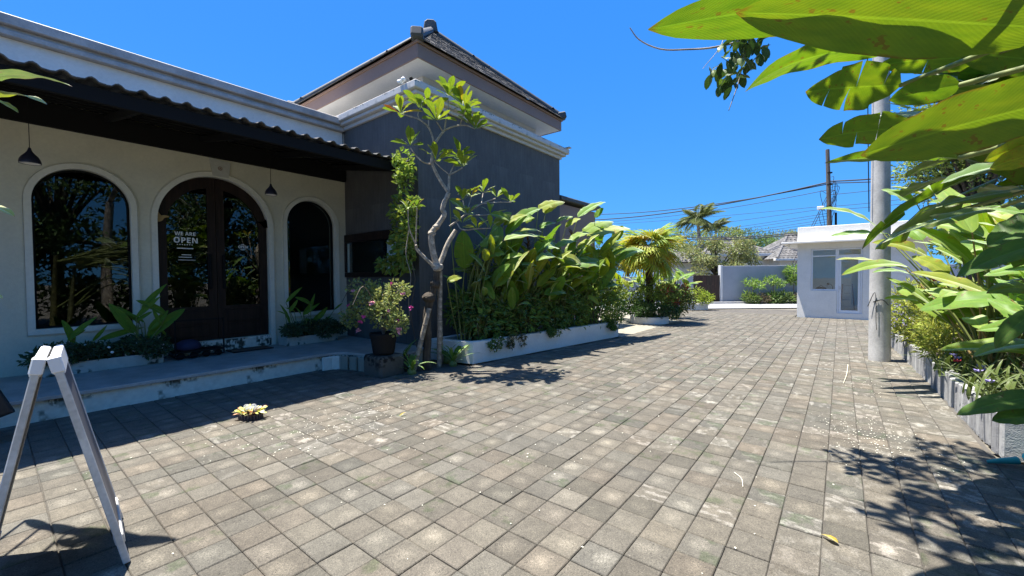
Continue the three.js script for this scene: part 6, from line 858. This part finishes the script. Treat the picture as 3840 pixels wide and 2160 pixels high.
{ // coconut palms
  const frond = (seed) => { const R = rng(seed), lv = new Leaves(); const pts = []; for (let i = 0; i <= 10; i++) { const s = i / 10; pts.push(V(s * 1.9, 0.55 * s - 1.35 * s * s, 0)); } for (let i = 1; i < 44; i++) { const s = i / 44, p = V(s * 1.9, 0.55 * s - 1.35 * s * s, 0), L = 0.8 * Math.sin(Math.PI * (0.12 + 0.85 * s)); for (const sd of [-1, 1]) lv.put(p, V(0.5, -0.45 - 0.3 * R(), sd * 0.9).normalize(), UPV, L, 0.045, [0.9 + 0.2 * R(), 1, 1]); } const g = lv.geo(), rr = tube(pts, 0.03, 0.008, 5); rr.setAttribute('color', new THREE.Float32BufferAttribute(new Float32Array(rr.attributes.position.count * 3).fill(1), 3)); return merge([g, rr]); }; const fr = [frond(1), frond(2)];
  for (const [x, d, h, s, lab, seed] of [[13.4, 30, 5.6, 0.85, 'coconut palm with drooping fronds behind the frangipani by the gate', 731], [23.5, 48, 7.1, 1.0, 'small distant palm left of the utility pole wires', 732], [28.4, 52, 5.4, 1.0, 'small distant palm above the tiled houses', 733], [3.5, 42, 4.6, 1.1, 'distant palm behind the fan palm', 734]]) { const t = thing('coconut_palm', lab, 'palm', far(x, d).toArray()), R = rng(seed); part('trunk', tube([[0, 0, 0], [0.15, h * 0.5, 0], [0, h, 0]], 0.16, 0.1, 9), M.bark, t); const m = smallMat(0.226, 0.258, 0.081); for (let i = 0; i < 26; i++) { const o = part('frond', fr[i % 2], m, t, [0, h, 0]); o.rotation.set(0, i * 2.4 + R(), (R() - 0.25) * 1.3, 'YXZ'); o.scale.setScalar(s * (0.75 + 0.35 * R())); } }
}
// ---------- power line ----------
{
  const P = far(19.0, 25), Q = far(2.8, 48), t = thing('utility_pole', 'weathered utility pole with tangled cables behind the white booth', 'utility pole', P.toArray()); part('shaft', tube([[0.1, 0, 0], [0.05, 4.5, 0], [-0.08, 9.0, 0]], [0.16, 0.13, 0.10], 0.10, 12, 12), M.wood, t); part('band', [3.2, 5.6, 6.9, 7.6].map((y) => moved(new THREE.CylinderGeometry(0.145, 0.145, 0.06, 14), 0.03, y, 0)), M.black, t); part('junction_box', bx(-0.55, -0.2, 5.45, 5.65, -0.12, 0.12, 0.02), M.alu, t);
  const R = rng(741), tang = []; for (let i = 0; i < 12; i++) { const y = 4.8 + 2.6 * R(), s = R() < 0.6 ? 1 : -1; tang.push(tube([[s * 0.12, y, 0.1], [s * (0.2 + 0.3 * R()), y - 0.1 + 0.3 * R(), 0.2 * R()], [s * (0.15 + 0.25 * R()), y - 0.5 - 0.4 * R(), 0.1], [s * 0.15, y - 0.9 - 0.4 * R(), 0.1]], 0.013, 0.013, 4)); } part('cable_tangle', tang, M.wire, t); for (const g of [tube([[-0.1, 6.2, 0], [-2.0, 1.6, 0.5]], 0.015, 0.015, 4), tube([[-0.1, 6.0, 0], [-1.8, 1.6, 0.7]], 0.015, 0.015, 4)]) part('guy_wire', g, M.wire, t); part('downpipe', tube([[0.35, 5.2, 0], [0.4, 0, 0]], 0.06, 0.06, 8), M.black, t);
  const q = thing('utility_pole', 'utility pole hidden behind the dark tower', 'utility pole', Q.toArray()); part('shaft', tube([[0, 0, 0], [0, 10, 0]], 0.16, 0.12, 10), M.wood, q); part('crossarm', bx(-0.8, 0.8, 9.2, 9.32, -0.06, 0.06, 0.01), M.wood, q);
  const sag = (a, b, s, r, lab) => { const pts = []; for (let i = 0; i <= 16; i++) { const u = i / 16, p = a.clone().lerp(b, u); p.y -= s * 4 * u * (1 - u); pts.push(p); } tagMesh('power_cable', tube(pts, r, r, 5, 32), M.wire, lab, 'cable', 'overhead cables'); };
  const at = (o, y) => o.clone().setY(y), L1 = 'thick overhead cable sagging from the utility pole towards the dark tower', L2 = 'thin overhead wire running from the utility pole towards the dark tower';
  sag(at(P, 7.05), at(Q, 8.2), 0.9, 0.045, L1); sag(at(P, 6.95), at(Q, 9.1), 0.95, 0.032, L1); sag(at(P, 6.6), at(Q, 7.95), 0.8, 0.018, L2); for (const [y0, y1] of [[5.65, 7.3], [5.5, 5.6], [5.2, 4.6], [5.05, 4.3], [4.85, 4.0], [4.7, 3.8], [4.55, 3.4]]) sag(at(P, y0), at(Q, y1), 0.25, 0.013, L2);
  const E = V(6.2, 0, -27.5); for (const [y0, y1, r] of [[7.1, 6.3, 0.04], [7.0, 6.0, 0.03], [6.3, 6.1, 0.015], [5.6, 5.5, 0.013], [5.4, 5.2, 0.013]]) sag(at(P, y0), at(E, y1), 0.15, r, 'overhead wire running from the utility pole into the ivy clad tree'); 
  for (const dy of [0, 0.12]) sag(far(9.2, 22.9, 3.55 + dy), V(-1.0, 3.1 + dy * 0.5, -19.5), 0.12, 0.022, 'black service cable running low from behind the palm to the booth roof');
}
// ---------- big leaves close by on the right ----------
{
  const t = thing('banana_plant', 'large banana-like plant with huge leaves overhanging from the right', 'plant', [1.55, 0, -1.35]); const O = V(1.55, 0, -1.35), R = rng(801);
  part('pseudostem', tube([[0.25, 0, 0.1], [0.3, 1.2, 0.05], [0.2, 2.3, 0]], 0.09, 0.05, 12, 10), std(lin(0.16, 0.17, 0.05), 0.6, { map: barkC }), t); part('pseudostem', tube([[-0.05, 0, -0.2], [0.1, 1.0, -0.3], [0.15, 2.0, -0.4]], 0.07, 0.04, 12, 10), std(lin(0.14, 0.16, 0.05), 0.6, { map: barkC }), t);
  const cfg = [[0.35, 0.12, 0], [0.25, 0.10, 0], [0.9, 0.35, 0], [0.3, 0.25, 4], [0.4, 0.3, 0], [0.3, 0.15, 0], [0.3, 0.5, 1], [0.5, 0.35, 2], [0.3, 0.15, 0], [0.5, 0.3, 0], [0.5, 0.3, 0], [0.5, 0.25, 0], [0.7, 0.6, 2], [0.4, 0.35, 3], [0.5, 0.2, 0], [0.6, 0.3, 0], [0.8, 0.3, 0], [0.5, 0.25, 0], [0.4, 0.3, 0], [0.4, 0.3, 2], [0.4, 0.3, 3], [0.4, 0.3, 2], [0.3, 0.2, 0], [0.3, 0.2, 1]];
  const face = [-0.85, -0.9, -0.35, -0.7, -0.8, -0.95, -0.2, -0.6, -0.9, 0.3, -0.8, -0.8, -0.2, 0.1, 0.5, 0.6, 0.6, 0.45, 0.45, 0.1, -0.5, -0.6, -0.7, -0.4];
  NEAR_LEAVES.forEach(([b, e, w], i) => { const p = va(b), q = va(e), L = p.distanceTo(q), toC = V(-(p.x + q.x) / 2, 0, -(p.z + q.z) / 2).normalize(); const c = cfg[i % 24]; const up = V(0, 0.62, 0).addScaledVector(toC, i < 24 ? face[i] : (R() - 0.65) * 1.2); const o = leafBetween('leaf', bladeOf(Math.min(0.62, Math.max(0.2, Math.round(w / L * 20) / 20)), c[0], c[1], c[2], i % 5), [9, 14, 15, 16, 17, 18].includes(i) ? LF.near[2] : [10, 11].includes(i) ? LF.heli[2] : LF.near[i % 2], t, p.clone().sub(O), q.clone().sub(O), up); const s0 = i % 2 ? V(0.2, 2.1, 0) : V(0.15, 1.9, -0.35); part('petiole', tube([p.y < 1.4 ? s0.clone().setY(0.7) : s0, s0.clone().lerp(p.clone().sub(O), 0.5).add(V(0.1, 0.12, 0)), p.clone().sub(O)], 0.022, 0.013, 7, 8), M.stem, t); });
}
{ // tree over the driveway: one twig with leaves hangs into view, its crown shades the pavers
  const t = thing('overhanging_tree', 'tree whose leafy twig hangs against the sky above the driveway', 'tree', [2.7, 0, -2.6]), O = V(2.7, 0, -2.6), R = rng(811), tw = TWIG.map((p) => va(p).sub(O));
  part('trunk', tube([[0, 0, 0], [0.05, 2.2, 0], [-0.25, 4.2, -0.1]], 0.17, 0.11, 12), M.bark, t); part('limb', tube([[-0.25, 4.2, -0.1], [-1.2, 4.9, -0.3], [-2.4, 5.1, -0.6], [-3.7, 5.15, -0.9]], 0.08, 0.03, 8), M.bark, t); part('limb', tube([[-1.6, 5.0, -0.35], [-2.3, 4.75, -0.8], tw[8]], 0.035, 0.014, 7), M.bark, t); part('limb', tube([[-2.4, 5.1, -0.4], [-3.0, 5.0, 0.3], [-3.6, 4.9, 0.7]], 0.03, 0.012, 7), M.bark, t);
  part('twig', tube(tw, 0.004, 0.012, 6), M.bark, t); part('twig', tube([tw[5], tw[5].clone().add(V(-0.02, -0.3, 0)), tw[5].clone().add(V(-0.1, -0.6, 0.05))], 0.007, 0.003, 5), M.bark, t); part('twig', tube([tw[6].clone().add(V(-0.2, 0.15, 0)), tw[4].clone().add(V(0.05, 0.0, 0)), tw[3].clone().add(V(0.12, -0.2, 0))], 0.004, 0.002, 5), M.bark, t);
  const lf = blade({ w: 0.5, n: 6, m: 2, arc: 0.5, fold: 0.3, shape: 'oval', seed: 9 }), m = leafMat(0.06, 0.13, 0.025, 0.4, 0.3), m2 = leafMat(0.14, 0.24, 0.03, 0.45, 0.4); TWIG_LEAVES.forEach((p, i) => { for (let k = 0; k < 3; k++) { const q = va(p).sub(O).add(V((R() - 0.5) * 0.09, (R() - 0.5) * 0.09, (R() - 0.5) * 0.09)), d = V(R() - 0.6, -R() * 0.9, R() - 0.5).normalize(); leafBetween('leaf', lf, R() < 0.2 ? m2 : m, t, q, q.clone().addScaledVector(d, 0.09 + 0.05 * R()), V(R() - 0.5, 1, R() - 0.5)); } });
  part('crown', clumpLeaves([[-3.3, 5.1, -0.6, 0.42, 0.3, 0.4], [-3.5, 5.0, -1.0, 0.32, 0.25, 0.35], [-3.3, 5.2, -1.4, 0.42, 0.3, 0.4], [-3.0, 5.0, -0.9, 0.4, 0.25, 0.35], [-3.3, 5.2, -1.8, 0.28, 0.25, 0.3], [-2.7, 5.1, -1.4, 0.45, 0.35, 0.45], [-2.5, 5.2, -0.5, 0.5, 0.3, 0.45], [-3.6, 5.0, -0.35, 0.25, 0.2, 0.25], [-3.1, 5.1, 0.0, 0.5, 0.3, 0.4], [-2.2, 5.2, -1.0, 0.5, 0.4, 0.5], [-1.3, 5.2, -0.4, 0.7, 0.5, 0.7], [-0.3, 5.3, 0, 1.2, 0.8, 1.2], [0.3, 4.8, -0.8, 1.1, 0.8, 1]], 110, 0.13, 0.075, 812, 0.3), smallMat(0.107, 0.179, 0.027), t);
}
{ // plant on the left whose leaf ends reach into view
  const t = thing('banana_plant', 'banana plant whose leaf ends poke in beside the shop canopy', 'plant', [-2.75, 0, 1.05]), O = V(-2.75, 0, 1.05); part('pseudostem', tube([[0, 0, 0], [0.02, 1.2, -0.05], [-0.02, 2.4, -0.15]], 0.08, 0.045, 12, 10), std(lin(0.16, 0.17, 0.05), 0.6, { map: barkC }), t); LEFT_LEAVES.forEach(([b, e, w], i) => { const p = va(b).sub(O), q = va(e).sub(O), L = p.distanceTo(q); leafBetween('leaf', bladeOf(Math.max(0.2, Math.min(0.5, Math.round(w / L * 20) / 20)), 0.7, 0.3, i === 0 ? 2 : 0, i), i === 0 ? leafMat(0.30, 0.42, 0.16, 0.35, 0.3) : LF.heli[2], t, p, q, V(0.35, 0.9, 0)); part('petiole', tube([[0, Math.min(2.3, Math.max(0.6, p.y - 0.3)), -0.1], p.clone().multiplyScalar(0.5).add(V(0, p.y * 0.5 + 0.05, 0)), p], 0.016, 0.01, 6, 6), M.stem, t); });
  for (let i = 0; i < 7; i++) { const R = rng(830 + i), y = 1.2 + 0.25 * i, q = V(-0.75 + 0.8 * R(), y + 0.25 * (R() - 0.5), -0.85 - 0.25 * R()); leafBetween('leaf', B.paddle[i % 4], LF.heli[i % 3], t, V(-0.05, y + 0.1, -0.25), q); }
}
// ---------- small things on the pavers ----------
{ const R = rng(901); const bag = thing('turquoise_bag', 'crumpled turquoise plastic sheet at the near end of the concrete kerb', 'bag', [1.2, 0.0, -4.95]); const g = new THREE.IcosahedronGeometry(0.13, 3), a = g.attributes.position; for (let i = 0; i < a.count; i++) { const x = a.getX(i), y = a.getY(i), z = a.getZ(i), f = 0.65 + 0.6 * vnoise(x * 14 + 3, y * 14 + z * 11, 5); a.setXYZ(i, x * f * 1.3, Math.max(-0.06, y * f * 0.55), z * f * 0.9); } g.translate(0.05, 0.07, 0); g.computeVertexNormals(); part('sheet', g, std(lin(0.03, 0.48, 0.42), 0.4, { side: THREE.DoubleSide }), bag); part('twisted_end', tube([[-0.1, 0.05, 0], [-0.2, 0.03, 0.03], [-0.27, 0.012, 0.05]], 0.03, 0.012, 8), std(lin(0.03, 0.30, 0.28), 0.5), bag);
  const put = (x, z, L, lab, m, gg = B.lance[0]) => { const t = thing('fallen_leaf', lab, 'leaf', [x, 0.006, z]); const an = R() * 6.28; leafBetween('blade', gg, m, t, V(0, 0.004, 0), V(Math.cos(an) * L, 0.012, Math.sin(an) * L)); }; put(-0.08, -2.95, 0.1, 'yellow fallen leaf lying on the pavers near the tree shadow', LF.yellow, B.frangi[1]); put(-3.75, -2.75, 0.11, 'thin yellow fallen leaf on the pavers in front of the frangipani shadow', LF.yellow);
  tagMesh('dry_twig', tube([[0.113, 0.01, -8.85], [0.09, 0.012, -8.0], [0.047, 0.01, -7.3]], 0.008, 0.004, 5), std(lin(0.55, 0.5, 0.38), 0.8), 'pale dry stalk lying along the pavers near the pole', 'twig'); tagMesh('dry_twig', tube([[-0.62, 0.008, -3.5], [-0.56, 0.01, -3.42], [-0.53, 0.008, -3.3]], 0.003, 0.003, 5), std(lin(0.6, 0.56, 0.45), 0.8), 'short curved straw lying on the near pavers', 'twig'); }
scene.traverse((o) => { if (o.isMesh) o.castShadow = o.receiveShadow = true; });
renderer.render(scene, camera);
